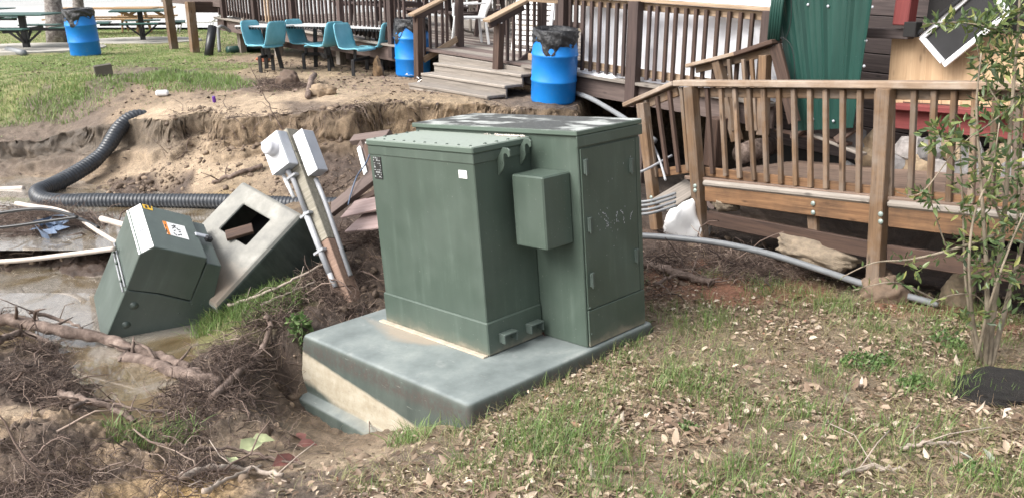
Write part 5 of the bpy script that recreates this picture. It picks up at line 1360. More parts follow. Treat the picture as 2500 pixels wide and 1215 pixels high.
def aframe(px, py, d, lb, rz, ln):
    p = PD(px, py, d); p.z = Hs(p.x, p.y); E_ = empty('picnic_table', p, lb, 'picnic table', 'wooden A-frame picnic tables')
    Mt_ = Matrix.Translation(p) @ Matrix.Rotation(rz, 4, 'Z'); m = M['picnic']
    for k in range(5): board('table_board', Mt_ @ Vector((-ln / 2, -.30 + k * .15, .74)), Mt_ @ Vector((ln / 2, -.30 + k * .15, .74)), .14, .04, m, E_)
    for e in (-1, 1):
        x = e * ln * .36
        for s_2 in (-1, 1): board('leg', Mt_ @ Vector((x, s_2 * .72, 0)), Mt_ @ Vector((x, s_2 * .22, .72)), .14, .04, m, E_, up=Mt_.to_3x3() @ Vector((1, 0, 0)))
        board('bearer', Mt_ @ Vector((x + .045, -.78, .40)), Mt_ @ Vector((x + .045, .78, .40)), .12, .04, m, E_, up=Mt_.to_3x3() @ Vector((1, 0, 0)))
        board('brace', Mt_ @ Vector((x, 0, .40)), Mt_ @ Vector((e * ln * .1, 0, .70)), .09, .04, m, E_, up=(0, 1, 0))
    for s_2 in (-1, 1):
        for k in (0, 1): board('bench_board', Mt_ @ Vector((-ln / 2, s_2 * (.62 + k * .15), .46)), Mt_ @ Vector((ln / 2, s_2 * (.62 + k * .15), .46)), .14, .04, m, E_)
aframe(262, 75, 25.5, 'long yellow pine picnic table behind the lawn drum', .12, 2.9)
aframe(360, 72, 27.5, 'yellow pine picnic table farther back near the shore', .3, 1.8)
def lounge(px, py, d, lb, rz):
    p = PD(px, py, d); p.z = Hs(p.x, p.y); E_ = empty('sun_lounger', p, lb, 'lounge chair', 'white strapped sun loungers'); m = M['whitepl']
    Mt_ = Matrix.Translation(p) @ Matrix.Rotation(rz, 4, 'Z')
    for s_2 in (-1, 1):
        tube('side_rail', [Mt_ @ Vector(q) for q in ((-.9, s_2 * .32, .34), (.25, s_2 * .32, .34), (.85, s_2 * .32, .80))], .022, m, E_, 6)
        for x in (-.7, .2): tube('leg', [Mt_ @ Vector(q) for q in ((x - .08, s_2 * .32, 0), (x + .05, s_2 * .32, .34))], .02, m, E_, 6)
    for k in range(9): x = -.85 + k * .12; board('strap', Mt_ @ Vector((x, -.32, .35)), Mt_ @ Vector((x, .32, .35)), .06, .008, m, E_)
    for k in range(6): t = k / 5; board('strap', Mt_ @ Vector((.30 + .5 * t, -.32, .38 + .40 * t)), Mt_ @ Vector((.30 + .5 * t, .32, .38 + .40 * t)), .06, .008, m, E_)
lounge(500, 82, 26, 'nearer white strapped lounger beyond the walkway posts', .2)
lounge(526, 60, 30, 'white strapped lounger farther back by the deck corner', .5)
# raised walkway stub at the upper left of the deck
WKE = empty('walkway', PD(470, 125, 17.6), 'raised brown walkway joining the deck corner on square timber posts', 'walkway')
a, b_ = PD(395, -8, 19.6), PD(545, 4, 17.9)
board('edge_beam', a, b_, .24, .06, M['deckmauve'], WKE, up=-DN); board('cross_beam', PD(462, 17, 17.9), PD(545, 18, 18.3), .22, .07, dwood, WKE, up=-DN)
for (x0, y0), (x1, y1), d in (((408, -2), (424, 112), 18.7), ((463, 5), (476, 126), 17.7)):
    pb0 = PD(x1, y1, d); board('walkway_post', Vector((pb0.x, pb0.y, Hs(pb0.x, pb0.y) - .1)), PD(x0, y0, d), .15, .15, M['rampwood'], WKE, up=-DN)
for k in range(5): board('walkway_plank', a + DN * (.1 + .15 * k) + up_ * .15, b_ + DN * (.1 + .15 * k) + up_ * .15, .14, .035, dgrey, WKE)
# trees: only the trunks stand in the picture
def trunk(px, py, d, r, lean, lb, mat):
    p = PD(px, py, d); p.z = Hs(p.x, p.y) - .1; E_ = empty('tree', p, lb, 'tree')
    pts = [p + Vector((lean * z + .06 * math.sin(z * .8), .03 * math.sin(z), z)) for z in np.linspace(0, 9, 19)]
    rad = [r * (1.35 if i == 0 else 1.12 if i == 1 else 1 - .04 * i) for i in range(19)]
    V, F = tube_geo(pts, rad, 20); me = mesh('trunk', V, F, mat, True)
    co = np.array([v_.co for v_ in me.vertices]); c2 = np.repeat(np.array(pts), 20, 0)
    nrm = co - c2; k = 1 + .10 * (ridged(np.arctan2(nrm[:, 1], nrm[:, 0]) * 3, co[:, 2] * 1.2, 2, 7) - .5)
    co2 = c2 + nrm * k[:, None]; me.vertices.foreach_set('co', co2.astype(np.float32).ravel())
    obj('trunk', me, E_, world=True)
    for k in range(7):
        a = k * 2.4; z = 5.2 + k * .5; q = p + Vector((lean * z, 0, z))
        tube('limb', [q, q + Vector((math.cos(a) * .8, math.sin(a) * .8, .5)), q + Vector((math.cos(a) * 2.0, math.sin(a) * 2.0, 1.3))], [r * .4, r * .28, r * .1], mat, E_, 8)
    R3 = np.random.default_rng(int(px)); n = 1500
    d_ = R3.normal(size=(n, 3)); d_ /= np.linalg.norm(d_, axis=1)[:, None]; c_ = np.array([p.x + lean * 8.5, p.y, p.z + 8.8]) + d_ * (R3.random((n, 1)) ** .4) * np.array([2.4, 2.4, 1.7])
    obj('crown', leafmesh('crown', c_, R3.normal(size=(n, 3)), np.full(n, .22), np.full(n, .6), M['leaf'], R3), E_, world=True)
def leafmesh(name, P, dirs, L, wr, mat, R3, up=None, curl=.12):
    """4-triangle leaves: P base points, dirs growth directions"""
    n = len(P); dirs = dirs / np.linalg.norm(dirs, axis=1)[:, None]
    side = np.cross(dirs, R3.normal(size=(n, 3)) if up is None else up); side /= np.linalg.norm(side, axis=1)[:, None] + 1e-9
    nr_ = np.cross(side, dirs)
    L = L[:, None]; W = L * wr[:, None] * .5
    V = np.stack([P, P + dirs * L * .35 + side * W + nr_ * L * curl * .4, P + dirs * L * .72 + side * W * .75, P + dirs * L - nr_ * L * curl, P + dirs * L * .72 - side * W * .75, P + dirs * L * .35 - side * W + nr_ * L * curl * .4, P + dirs * L * .5 - nr_ * L * curl * .3], 1)
    V = V.reshape(-1, 3); b = (np.arange(n) * 7)[:, None]
    T = np.concatenate([b + np.array(t) for t in ((0, 1, 6), (1, 2, 6), (2, 3, 6), (3, 4, 6), (4, 5, 6), (5, 0, 6))], 0)
    me = big(name, V, T, mat)
    at = me.attributes.new('rnd', 'FLOAT', 'POINT'); at.data.foreach_set('value', np.repeat(R3.random(n), 7).astype(np.float32))
    return me
trunk(140, 96, 20.5, .20, -.02, 'thick grey mottled tree trunk left of the lawn drum', M['bark'])
trunk(197, 92, 24.0, .15, .02, 'slimmer leaning grey tree trunk right behind the lawn drum', M['bark'])

# ------------------------------------------------------------------ loose things on the lawn and around the deck
def lie(nm, pa_, pb_, r, mat, lb, cat, n=10, dz=None):
    a, b_ = G(*pa_), G(*pb_); o = tube(nm, [a + up_ * r * .8, (a + b_) / 2 + up_ * r * .85, b_ + up_ * r * .8], r, mat, None, n); tag(o, lb, cat); return o
lie('pipe', (20, 128), (60, 138), .065, M['pvc'], 'short pale pipe lying on the lawn at far left', 'pipe')
lie('pipe', (557, 131), (640, 127), .08, M['roofgreen'], 'green pipe lying under the leftmost teal seat', 'pipe')
a, b_ = PD(519, 66, 17.2), PD(508, 142, 16.9)
o = tube('downspout', [a, (a + b_) / 2, b_], .085, M['black'], None, 12); tag(o, 'black drain hose standing on end by the deck corner', 'hose')
o = tube('conduit', smoothpath([PD(562, 78, 17.3), PD(548, 68, 17.2), PD(538, 66, 17.1), PD(533, 76, 17.1), PD(536, 128, 17.0)], 6), .035, M['pvc'], None, 8); tag(o, 'white bent conduit hooking down beside the deck corner', 'conduit')
q = G(252, 184); o = obj('wood_block', bevel_mesh(mesh('wood_block', *prism_geo([(-.11, 0), (.14, .03), (.13, .19), (-.12, .16)], -.09, .09), plain('dark brown block', (.085, .075, .06), .8, .25, 8, .3)), .008), None, Matrix.Translation(q - up_ * .02) @ Matrix.Rotation(.5, 4, 'Z')); tag(o, 'small dark brown block sitting on the lawn', 'block')
o = rock('stump', G(703, 212) + up_ * .05, .16, plain('muddy root ball', (.12, .085, .065), .9, .4, 14, .6), 79, 'dark root ball at the edge of the lawn before the teal seats', 'stump', (1, .8, 1)); o = rock('stump', G(790, 232) + up_ * .03, .15, M['clod2'], 80, 'pale lump of sandy soil on the bank below the teal seats', 'soil lump', (1.1, .7, .7))
o = tube('stick', [G(752, 245) + up_ * .05, G(762, 215) + up_ * .12, G(770, 200) + up_ * .10], [.04, .045, .04], M['branch'], None, 8); tag(o, 'short dark stub of root sticking up from the bare bank', 'stick')
q = G(397, 235); o = lbox('paper_cup', Matrix.Translation(q) @ Matrix.Rotation(.2, 4, 'Z'), (-.085, .085), (-.05, .05), (.0, .075), M['white'], None, .02); tag(o, 'crushed white carton on the bare soil before the lawn', 'litter')
q = G(524, 251); V, F = lathe_geo([(0, 0), (.026, .002), (.033, .012), (.033, .11), (.026, .122), (0, .122)], 14)
o = obj('drink_can', mesh('drink_can', V, F, plain('purple can', (.12, .03, .30), .3, .2, 12, 0), True), None, Matrix.Translation(q) @ Matrix.Rotation(.2, 4, 'X') @ Matrix.Scale(.7, 4)); tag(o, 'small purple can standing on the sandy bank', 'can')
o = crumple('paper_scrap', G(1028, 206) + up_ * .02, 9, .05, M['label'], 2, .05); tag(o, 'crumpled white paper scraps by the left stair post', 'litter')
o = crumple('paper_scrap', G(1000, 192) + up_ * .02, 4, .04, M['label'], 21, .03); tag(o, 'little white paper scrap at the foot of the drum by the stairs', 'litter')
o = rock('stump', G(924, 186) + up_ * .08, .11, plain('rotten wood', (.17, .11, .06), .9, .4, 14, .6), 77, 'small jagged brown stump before the rightmost teal seat', 'stump', (.7, .7, 1.7))
o = rock('brick', G(642, 152) + up_ * .04, .10, plain('red brick', (.30, .10, .055), .9, .3, 20, .3), 78, 'broken red brick under the leftmost teal seats', 'brick', (1.2, .8, .6))
# ------------------------------------------------------------------ conduits, pipes and cables
def run_pipe(nm, pts, r, mat, lb, cat, n=10):
    o = tube(nm, smoothpath(pts, 8), r, mat, None, n); tag(o, lb, cat); return o
run_pipe('conduit', [PC(1540, 574, 7.4), PC(1640, 580, 7.2), PC(1760, 594, 7.0), PC(1880, 620, 6.85), PC(2000, 657, 6.7), PC(2100, 690, 6.6), PC(2200, 718, 6.5), PC(2290, 742, 6.4)], .027, M['pvc'], 'long grey conduit bowed along the ground below the ramp', 'conduit')
for i, (y, z) in enumerate(((497, 0), (508, .02), (518, .0), (488, .03))):
    run_pipe('conduit', [PC(1545, y + 6, 7.9), PC(1590, y + 2, 7.8), PC(1650, y - 16, 7.8)], .014, M['pvc'], ['grey conduit in the bundle by the ramp end, second from top', 'grey conduit in the bundle by the ramp end, second from bottom', 'lowest grey conduit of the bundle by the ramp end', 'topmost grey conduit of the bundle by the ramp end'][i], 'conduit')
run_pipe('conduit', [PC(1545, 428, 8.2), PC(1590, 408, 8.3), PC(1640, 380, 8.5)], .013, M['galv'], 'white conduit slanting up behind the sloping handrail', 'conduit')
run_pipe('conduit', [PC(1590, 345, 8.6), PC(1610, 390, 8.4), PC(1625, 440, 8.2)], .012, M['galv'], 'thin white conduit hanging behind the left railing post', 'conduit')
run_pipe('conduit', [PC(1405, 228, 10.6), PC(1440, 240, 10.2), PC(1490, 268, 9.8), PC(1540, 300, 9.3), PC(1600, 345, 8.9)], .03, M['pvc'], 'grey conduit running down from behind the leaning drum', 'conduit')
run_pipe('pvc_pipe', [PC(-60, 642, 7.0), PC(60, 634, 6.9), PC(160, 622, 6.85), PC(280, 607, 6.75)], .020, M['pvcw'], 'long off white pipe crossing the stream to the small transformer', 'pipe')
run_pipe('pvc_pipe', [PC(205, 541, 7.6), PC(240, 565, 7.3), PC(285, 592, 7.0)], .018, M['pvcw'], 'thin off white pipe slanting down to the small transformer', 'pipe')
run_pipe('pvc_pipe', [PC(248, 534, 7.8), PC(280, 543, 7.6), PC(330, 556, 7.4)], .028, M['pvcw'], 'stubby white pipe end behind the small transformer', 'pipe')
run_pipe('pvc_pipe', [PC(40, 497, 8.7), PC(80, 504, 8.6), PC(135, 512, 8.5), PC(170, 524, 8.3)], .026, M['pvcw'], 'mud smeared white pipe lying on the left debris mound', 'pipe')
run_pipe('pvc_pipe', [PC(-20, 464, 10.3), PC(20, 462, 10.3), PC(58, 460, 10.3)], .035, M['pvcw'], 'pale pipe end floating by the far bank at left', 'pipe')
run_pipe('cable', [PC(-40, 526, 8.0), PC(60, 512, 8.0), PC(120, 512, 7.9), PC(180, 528, 7.7), PC(240, 556, 7.4)], .016, M['black'], 'black cable arching over the top of the left debris mound', 'cable')
run_pipe('cable', [PC(-40, 560, 7.5), PC(40, 551, 7.5), PC(110, 541, 7.5), PC(190, 530, 7.5)], .014, M['black'], 'lower black cable across the left debris mound', 'cable')
run_pipe('cable', [PC(905, 372, 7.6), PC(893, 400, 7.7), PC(872, 430, 7.8), PC(858, 470, 7.8), PC(850, 500, 7.7)], .007, M['bluepl'], 'thin blue wire dangling left of the transformer tank', 'wire')
o = crumple('plastic_sheet', G(128, 582) + up_ * .06, 26, .10, M['bluepl'], 31, .10); tag(o, 'crumpled dark blue plastic caught in the left debris mound', 'plastic')
# white rubbish sack
V, F = [], []
n = 22
for j in range(12):
    for k in range(n):
        a = 2 * math.pi * k / n; t = j / 11
        r = .19 * math.sin(math.pi * min(.98, .12 + .86 * (1 - t) * .62 + .02)) * (1 if t < .8 else 1 - (t - .8) * 3.5)
        r *= 1 + .75 * (float(fbm(np.array([math.cos(a) * 1.6 + 3]), np.array([math.sin(a) * 1.6 + t * 2.2]), 3, 5)[0]) - .5) + .06 * math.sin(a * 7 + t * 9) + .03 * math.sin(a * 17 - t * 5)
        V.append(Vector((r * 1.25 * math.cos(a), r * .9 * math.sin(a), .36 * t * (1 + .25 * math.sin(a * 2)))))
for j in range(11):
    for k in range(n): F.append((j * n + k, j * n + (k + 1) % n, (j + 1) * n + (k + 1) % n, (j + 1) * n + k))
F.append(tuple(range(n - 1, -1, -1))); F.append(tuple(11 * n + k for k in range(n)))
q = PD(1664, 580, 7.75); q.z = max(q.z, Hs(q.x, q.y) - .02)
o = obj('rubbish_sack', mesh('rubbish_sack', V, F, N.m if False else M['whitepl'], True), None, Matrix.Translation(q) @ Matrix.Rotation(.35, 4, 'Y')); tag(o, 'white plastic rubbish sack slumped under the left end of the ramp', 'sack')
o = board('scrap_board', PC(1612, 500, 8.2), PC(1692, 452, 8.3), .22, .02, M['deckgrey'], None, up=-RN); tag(o, 'grey scrap board leaning between the two left ramp posts', 'board')
# broken timber frame between the box pad and the transformer
BF = empty('timber_wreck', PC(890, 500, 7.9), 'broken brown timber frame with mauve panels lying left of the transformer', 'timber wreck')
board('frame_board', PC(812, 512, 8.0), PC(930, 418, 7.7), .16, .05, M['deckmauve'], BF, up=(-.3, -.5, .8))
board('frame_board', PC(862, 500, 7.9), PC(950, 455, 7.5), .09, .04, M['rampdark'], BF, up=(-.3, -.5, .8))
board('frame_board', PC(880, 352, 8.3), PC(908, 428, 8.0), .09, .05, M['deckmauve'], BF, up=(-.5, -.8, .1))
board('frame_board', PC(862, 342, 8.4), PC(950, 330, 8.1), .10, .06, M['deckmauve'], BF, up=(-.2, -.5, .8))
board('frame_board', PC(895, 352, 8.0), PC(915, 420, 7.8), .07, .04, M['rampdark'], BF, up=(-.5, -.8, .1))
board('white_strip', PC(876, 360, 8.2), PC(893, 425, 8.0), .05, .02, M['label'], BF, up=(-.5, -.8, .1))
board('white_strip', PC(896, 345, 8.05), PC(905, 372, 7.95), .06, .02, M['label'], BF, up=(-.5, -.8, .1))
board('mauve_panel', PC(850, 512, 7.7), PC(985, 480, 7.3), .26, .02, M['mauve'], BF, up=(-.15, -.35, .92))
board('mauve_panel', PC(865, 545, 7.5), PC(990, 530, 7.15), .30, .02, M['mauve'], BF, up=(-.1, -.30, .94))

# ------------------------------------------------------------------ branches and drift wood
def branch(pts, r0, r1, lb, seed, mat=None, twigs=5):
    R3 = random.Random(seed); P = []
    for (px, py, lift) in pts:
        g_ = G(px, py); P.append(g_ + up_ * lift)
    P = smoothpath(P, 7); P = [p + Vector((R3.gauss(0, .006), R3.gauss(0, .006), R3.gauss(0, .006))) for p in P]
    n = len(P); rad = [(r0 + (r1 - r0) * i / (n - 1)) * R3.uniform(.88, 1.13) for i in range(n)]
    E_ = empty('branch', P[0], lb, 'branch')
    tube('limb', P, rad, mat or M['branch'], E_, 12)
    for k in range(twigs):
        i = R3.randrange(2, n - 1); d_ = Vector((R3.gauss(0, 1), R3.gauss(0, 1), abs(R3.gauss(.3, .5)))).normalized(); L_ = R3.uniform(.12, .34)
        q = P[i]; tube('twig', [q, q + d_ * L_ * .5 + Vector((0, 0, R3.uniform(-.03, .04))), q + d_ * L_ + Vector((R3.uniform(-.05, .05), 0, -.03))], [rad[i] * .35, rad[i] * .25, .003], mat or M['branch'], E_, 6)
branch([(-60, 800, .10), (60, 818, .10), (150, 842, .12), (260, 872, .16), (330, 893, .14), (420, 912, .10), (500, 930, .03)], .052, .036, 'thick muddy log lying across the stream at left', 1, twigs=9)
branch([(300, 905, .12), (380, 918, .09), (470, 938, .06), (540, 950, .05)], .05, .04, 'darker broken log end joined behind the stream log', 2, twigs=4)
branch([(520, 985, .05), (580, 945, .08), (640, 890, .10), (664, 850, .13), (656, 815, .15)], .028, .018, 'curved grey branch rising from the bank left of the pad', 3, twigs=5)
branch([(80, 812, .18), (150, 822, .16), (210, 838, .13)], .018, .01, 'thin branch lying above the stream log at left', 4, twigs=4)
branch([(0, 848, .06), (60, 838, .08), (130, 860, .05)], .03, .02, 'short muddy stick at the left edge beside the stream log', 5)
branch([(150, 985, .07), (220, 1010, .08), (290, 1020, .05), (330, 1040, .03)], .026, .014, 'pinkish forked root lying in the shallow pool', 6, twigs=5)
branch([(180, 1020, .06), (250, 1000, .07), (330, 1015, .05)], .016, .008, 'slender pale root over the shallow pool', 7, twigs=4)
branch([(440, 1185, .04), (520, 1165, .05), (600, 1160, .04), (690, 1175, .03)], .02, .012, 'pale dry stick lying on the leaves at bottom left', 8, plain('pale dry wood', (.36, .30, .25), .85, .25, 12, .5), 3)
branch([(500, 1215, .03), (560, 1190, .05), (640, 1150, .03)], .014, .008, 'second pale stick crossing the bottom left leaves', 9, bpy.data.materials['pale dry wood'], 3)
branch([(450, 1130, .05), (560, 1118, .06), (680, 1135, .04), (740, 1145, .03)], .011, .006, 'long thin reddish stick above the pale dry sticks', 10)
branch([(560, 760, .05), (640, 735, .06), (730, 700, .08), (800, 670, .10)], .014, .009, 'long straw coloured cane lying below the box pad', 11, bpy.data.materials['pale dry wood'], 2)
branch([(640, 760, .05), (700, 735, .06), (770, 708, .07)], .010, .006, 'second straw coloured cane beside the grass clump', 12, bpy.data.materials['pale dry wood'], 2)
branch([(1575, 655, .04), (1640, 676, .05), (1700, 692, .04), (1740, 700, .03)], .034, .028, 'red brown root lying right of the transformer pad', 13, twigs=5)
branch([(1600, 705, .03), (1640, 690, .05), (1690, 678, .04)], .018, .01, 'thin stick crossing the red brown root right of the pad', 14)
branch([(2050, 1170, .02), (2130, 1155, .03), (2210, 1158, .02)], .010, .006, 'short lichen covered twig at the bottom of the leaf litter', 15, bpy.data.materials['pale dry wood'], 3)
branch([(2200, 1105, .02), (2280, 1095, .03), (2340, 1092, .02)], .010, .006, 'lichen covered twig on the litter left of the white leaf pair', 16, bpy.data.materials['pale dry wood'], 3)
branch([(700, 340, .02), (655, 310, .30), (620, 285, .62)], .008, .004, 'thin bare stick poking up from the sand before the cut bank', 17, twigs=2)
branch([(640, 415, .05), (560, 440, .03), (520, 452, .03)], .03, .02, 'dark stick half buried in the pale sand', 18, twigs=3)
branch([(905, 1060, .02), (895, 1020, .10), (888, 985, .22), (893, 940, .36)], .004, .002, 'thin bare weed stem standing against the pad front', 19, twigs=3)
branch([(300, 560, .05), (230, 600, .08), (150, 628, .06)], .035, .03, 'dark muddy stick on the lower edge of the left debris mound', 20, twigs=6)
# black root mat at right edge
q = G(2500, 965)
rock('stump', q - up_ * .02, .30, plain('charred black stump', (.022, .019, .017), .9, .5, 16, 1.0, 0, .05), 91, 'low black charred stump at the right edge of the litter', 'stump', (1.1, .9, .30))

# ------------------------------------------------------------------ root and twig debris, clods, litter, grass
def disc(px, py, r, n, R3, sy=1.0):
    g_ = G(px, py); a = R3.random(n) * 2 * np.pi; rr_ = r * np.sqrt(R3.random(n))
    return np.stack([g_.x + rr_ * np.cos(a), g_.y + sy * rr_ * np.sin(a)], 1)
def wander(name, XY, Lr, rr_, mat, R3, lift, seg=6, vert=.5, droop=.5, side=3):
    """many thin crooked strands"""
    n = len(XY); x, y = XY[:, 0], XY[:, 1]
    P = np.stack([x, y, Hi(x, y) + R3.random(n) * lift], 1)
    d = R3.normal(size=(n, 3)); d[:, 2] = np.abs(d[:, 2]) * vert; d /= np.linalg.norm(d, axis=1)[:, None]
    L = R3.uniform(*Lr, n); rad = R3.uniform(*rr_, n); rnd = R3.random(n)
    pts = [P]
    for k in range(seg):
        d = d + R3.normal(size=(n, 3)) * .38; d[:, 2] -= droop / seg; d /= np.linalg.norm(d, axis=1)[:, None]
        q = pts[-1] + d * (L / seg)[:, None]
        gz = Hi(q[:, 0], q[:, 1]); q[:, 2] = np.maximum(q[:, 2], gz + .002)
        pts.append(q)
    pts = np.stack(pts, 1)                                     # n, seg+1, 3
    t = np.gradient(pts, axis=1); t /= np.linalg.norm(t, axis=2)[..., None] + 1e-9
    a = np.cross(t, np.array([.3, .5, .81])); a /= np.linalg.norm(a, axis=2)[..., None] + 1e-9; b = np.cross(t, a)
    taper = np.linspace(1, .35, seg + 1)[None, :, None] * rad[:, None, None]
    rings = np.stack([pts + (a * math.cos(2 * math.pi * k / side) + b * math.sin(2 * math.pi * k / side)) * taper for k in range(side)], 2)
    V = rings.reshape(-1, 3); base = (np.arange(n) * (seg + 1) * side)[:, None, None]
    i = (np.arange(seg) * side)[None, :, None]; k = np.arange(side)[None, None, :]; k2 = (k + 1) % side
    Q_ = np.stack([base + i + k, base + i + k2, base + i + side + k2, base + i + side + k], -1).reshape(-1, 4)
    me = big(name, V, Q_, mat)
    at = me.attributes.new('rnd', 'FLOAT', 'POINT'); at.data.foreach_set('value', np.repeat(rnd, (seg + 1) * side).astype(np.float32))
    return tag(obj(name, me), kind='stuff')
R3 = np.random.default_rng(5)
def mudfilter(XY):
    z = Hi(XY[:, 0], XY[:, 1]); k = sstep(.36, .58, fbm(XY[:, 0] * 2.6, XY[:, 1] * 2.6, 3, 140)) * np.where(XY[:, 1] < 9, np.clip((z + 1.24) / .1, 0, 1), 1)
    return XY[R3.random(len(XY)) < .06 + .94 * k]
DEB = [(100, 560, .75, 500), (190, 575, .55, 380), (40, 520, .6, 260), (30, 610, .5, 220), (250, 590, .35, 160),
       (40, 860, .38, 300), (60, 930, .40, 330), (130, 985, .30, 220), (20, 790, .3, 150), (110, 880, .25, 140),
       (560, 930, .42, 420), (640, 960, .38, 380), (500, 985, .35, 260), (580, 850, .35, 260), (670, 850, .30, 260), (700, 900, .25, 160), (480, 900, .3, 140),
       (60, 1160, .35, 130), (200, 1195, .38, 170), (330, 1165, .38, 130), (480, 1130, .36, 170), (600, 1060, .34, 260), (400, 1180, .35, 200), (560, 1160, .32, 220), (420, 1060, .3, 60), (680, 1080, .22, 120),
       (850, 650, .40, 520), (880, 570, .35, 420), (830, 710, .35, 360), (770, 745, .32, 260), (900, 620, .3, 300), (700, 770, .3, 200),
       (1640, 640, .45, 420), (1760, 655, .5, 480), (1860, 660, .4, 300), (1700, 610, .35, 240), (1820, 620, .35, 200), (1600, 700, .3, 160), (1640, 580, .3, 120),
       (690, 215, .38, 260), (655, 205, .28, 120), (500, 345, .5, 120), (830, 460, .4, 120), (640, 365, .5, 60)]
XY = np.concatenate([disc(a, b, r, int(n * 1.0), R3) for a, b, r, n in DEB]); XY = mudfilter(XY)
wander('root_debris', XY, (.07, .30), (.0016, .0042), M['root'], R3, .05, 6, .35, .9)
XY = np.concatenate([disc(a, b, r, int(n * .05), R3) for a, b, r, n in DEB]); XY = mudfilter(XY)
wander('stick_debris', XY, (.18, .55), (.004, .010), M['root'], R3, .06, 5, .25, .7, 5)
XY = np.concatenate([disc(a, b, r * .8, int(n * 3.2), R3) for a, b, r, n in DEB]); XY = mudfilter(XY)
wander('fine_roots', XY, (.04, .15), (.0009, .0020), M['root'], R3, .07, 4, .6, .8)
# roots hanging out of the cut bank
ep = np.array([tuple(PZ(*p))[:2] for p in EDGE[8:]]); k = R3.integers(0, len(ep) - 1, 900); t = R3.random(900)[:, None]
XY = ep[k] * (1 - t) + ep[k + 1] * t + R3.normal(size=(900, 2)) * .06
wander('bank_roots', XY, (.08, .34), (.0015, .004), M['root'], R3, .05, 5, .05, 2.6)
# mud clods
def clods(name, XY, sr, mat, R3, sink=.35):
    bm = bmesh.new(); bmesh.ops.create_icosphere(bm, subdivisions=2, radius=1); bv = np.array([v_.co[:] for v_ in bm.verts]); bf = np.array([[v_.index for v_ in f.verts] for f in bm.faces]); bm.free()
    n = len(XY); s = sr[0] + (sr[1] - sr[0]) * R3.random(n) ** 2.5
    nv = len(bv); off = R3.random((n, 1, 3)) * 30
    pp_ = bv[None] * 1.6 + off
    k = .2 + 1.3 * fbm((pp_[..., 0] + pp_[..., 2]).ravel(), (pp_[..., 1] - .7 * pp_[..., 2]).ravel(), 3, 33, .8).reshape(n, nv)
    V = bv[None] * k[..., None] * s[:, None, None] * R3.uniform(.7, 1.25, (n, 1, 3)) * np.array([1, 1, .8])
    a = R3.random(n) * 6.28; ca_, sa_ = np.cos(a)[:, None], np.sin(a)[:, None]
    X = V[..., 0] * ca_ - V[..., 1] * sa_; Y = V[..., 0] * sa_ + V[..., 1] * ca_
    z0 = Hi(XY[:, 0], XY[:, 1]) + s * (.5 - sink)
    V = np.stack([X + XY[:, :1], Y + XY[:, 1:], V[..., 2] + z0[:, None]], -1).reshape(-1, 3)
    T_ = (bf[None] + (np.arange(n) * nv)[:, None, None]).reshape(-1, 3)
    me = big(name, V, T_, mat, False); at = me.attributes.new('rnd', 'FLOAT', 'POINT'); at.data.foreach_set('value', np.repeat(R3.random(n), nv).astype(np.float32))
    return tag(obj(name, me), kind='stuff')
CL = [(300, 462, .45, 90), (400, 455, .35, 70), (250, 475, .3, 40), (640, 366, .5, 40), (560, 358, .4, 30), (760, 440, .5, 60), (830, 470, .4, 70), (640, 440, .5, 50), (480, 350, .4, 60),
      (70, 1060, .4, 8), (330, 1090, .4, 8), (700, 900, .3, 14), (560, 900, .4, 16), (100, 560, .7, 40), (600, 1010, .3, 16),
      (820, 1120, .35, 8), (950, 1100, .3, 5), (760, 1180, .35, 8), (1640, 640, .5, 50), (1780, 600, .5, 60), (900, 330, .6, 40), (830, 700, .4, 50)]
XY = np.concatenate([disc(a, b, r, n, R3) for a, b, r, n in CL]); clods('mud_clods', XY, (.010, .055), M['clod'], R3, .55)
XY = np.concatenate([disc(a, b, r * 1.3, n * 3, R3) for a, b, r, n in CL]); clods('mud_crumbs', XY, (.003, .013), M['clod'], R3)
# fields of points over the mound / lawn, weighted by zone
def field(x0, x1, y0, y1, n, ok, R3):
    out = []
    tot = 0
    while tot < n:
        y = R3.uniform(y0, y1, n * 3); x = R3.uniform(x0, x1, n * 3)
        m = (np.abs(x / y) < .72) & (R3.random(n * 3) < ok(x, y)); P = np.stack([x[m], y[m]], 1); out.append(P); tot += len(P)
    return np.concatenate(out)[:n]
MTi = np.array(MT.inverted())
def onpad(x, y):
    z = Hi(x, y); u = MTi[0, 0] * x + MTi[0, 1] * y + MTi[0, 2] * z + MTi[0, 3]; v_ = MTi[1, 0] * x + MTi[1, 1] * y + MTi[1, 2] * z + MTi[1, 3]
    return (u > pu - pw - .03) & (u < pu + .02) & (v_ > -pv - .03) & (v_ < -pv + pd + .02)
litz = lambda x, y: np.where(onpad(x, y), 0, Zi('l', x, y) + .5 * Zi('r', x, y) + .18 * Zi('d', x, y) * (y < 6))
near = lambda x, y: np.clip(1.6 - y * .16, .25, 1)
def ground_dirs(P, R3, tilt=.35):
    n = len(P); a = R3.random(n) * 6.283; return np.stack([np.cos(a), np.sin(a), R3.normal(0, tilt, n)], 1)
XY = field(-1.6, 4.6, 1.9, 7.2, 21000, lambda x, y: litz(x, y) * near(x, y) * (.12 + .88 * sstep(.32, .55, fbm(x * 2.2, y * 2.2, 3, 81))), R3)
P = np.column_stack([XY, Hi(XY[:, 0], XY[:, 1]) + R3.uniform(.001, .022, len(XY))])
upn = np.tile([0, 0, 1.0], (len(P), 1)) + R3.normal(0, .45, (len(P), 3))
sz_ = .011 + .050 * R3.random(len(P)) ** 1.8
o = obj('leaf_litter', leafmesh('leaf_litter', P, ground_dirs(P, R3, .38), sz_, R3.uniform(.28, .6, len(P)), M['litter'], R3, upn, .25)); tag(o, kind='stuff')
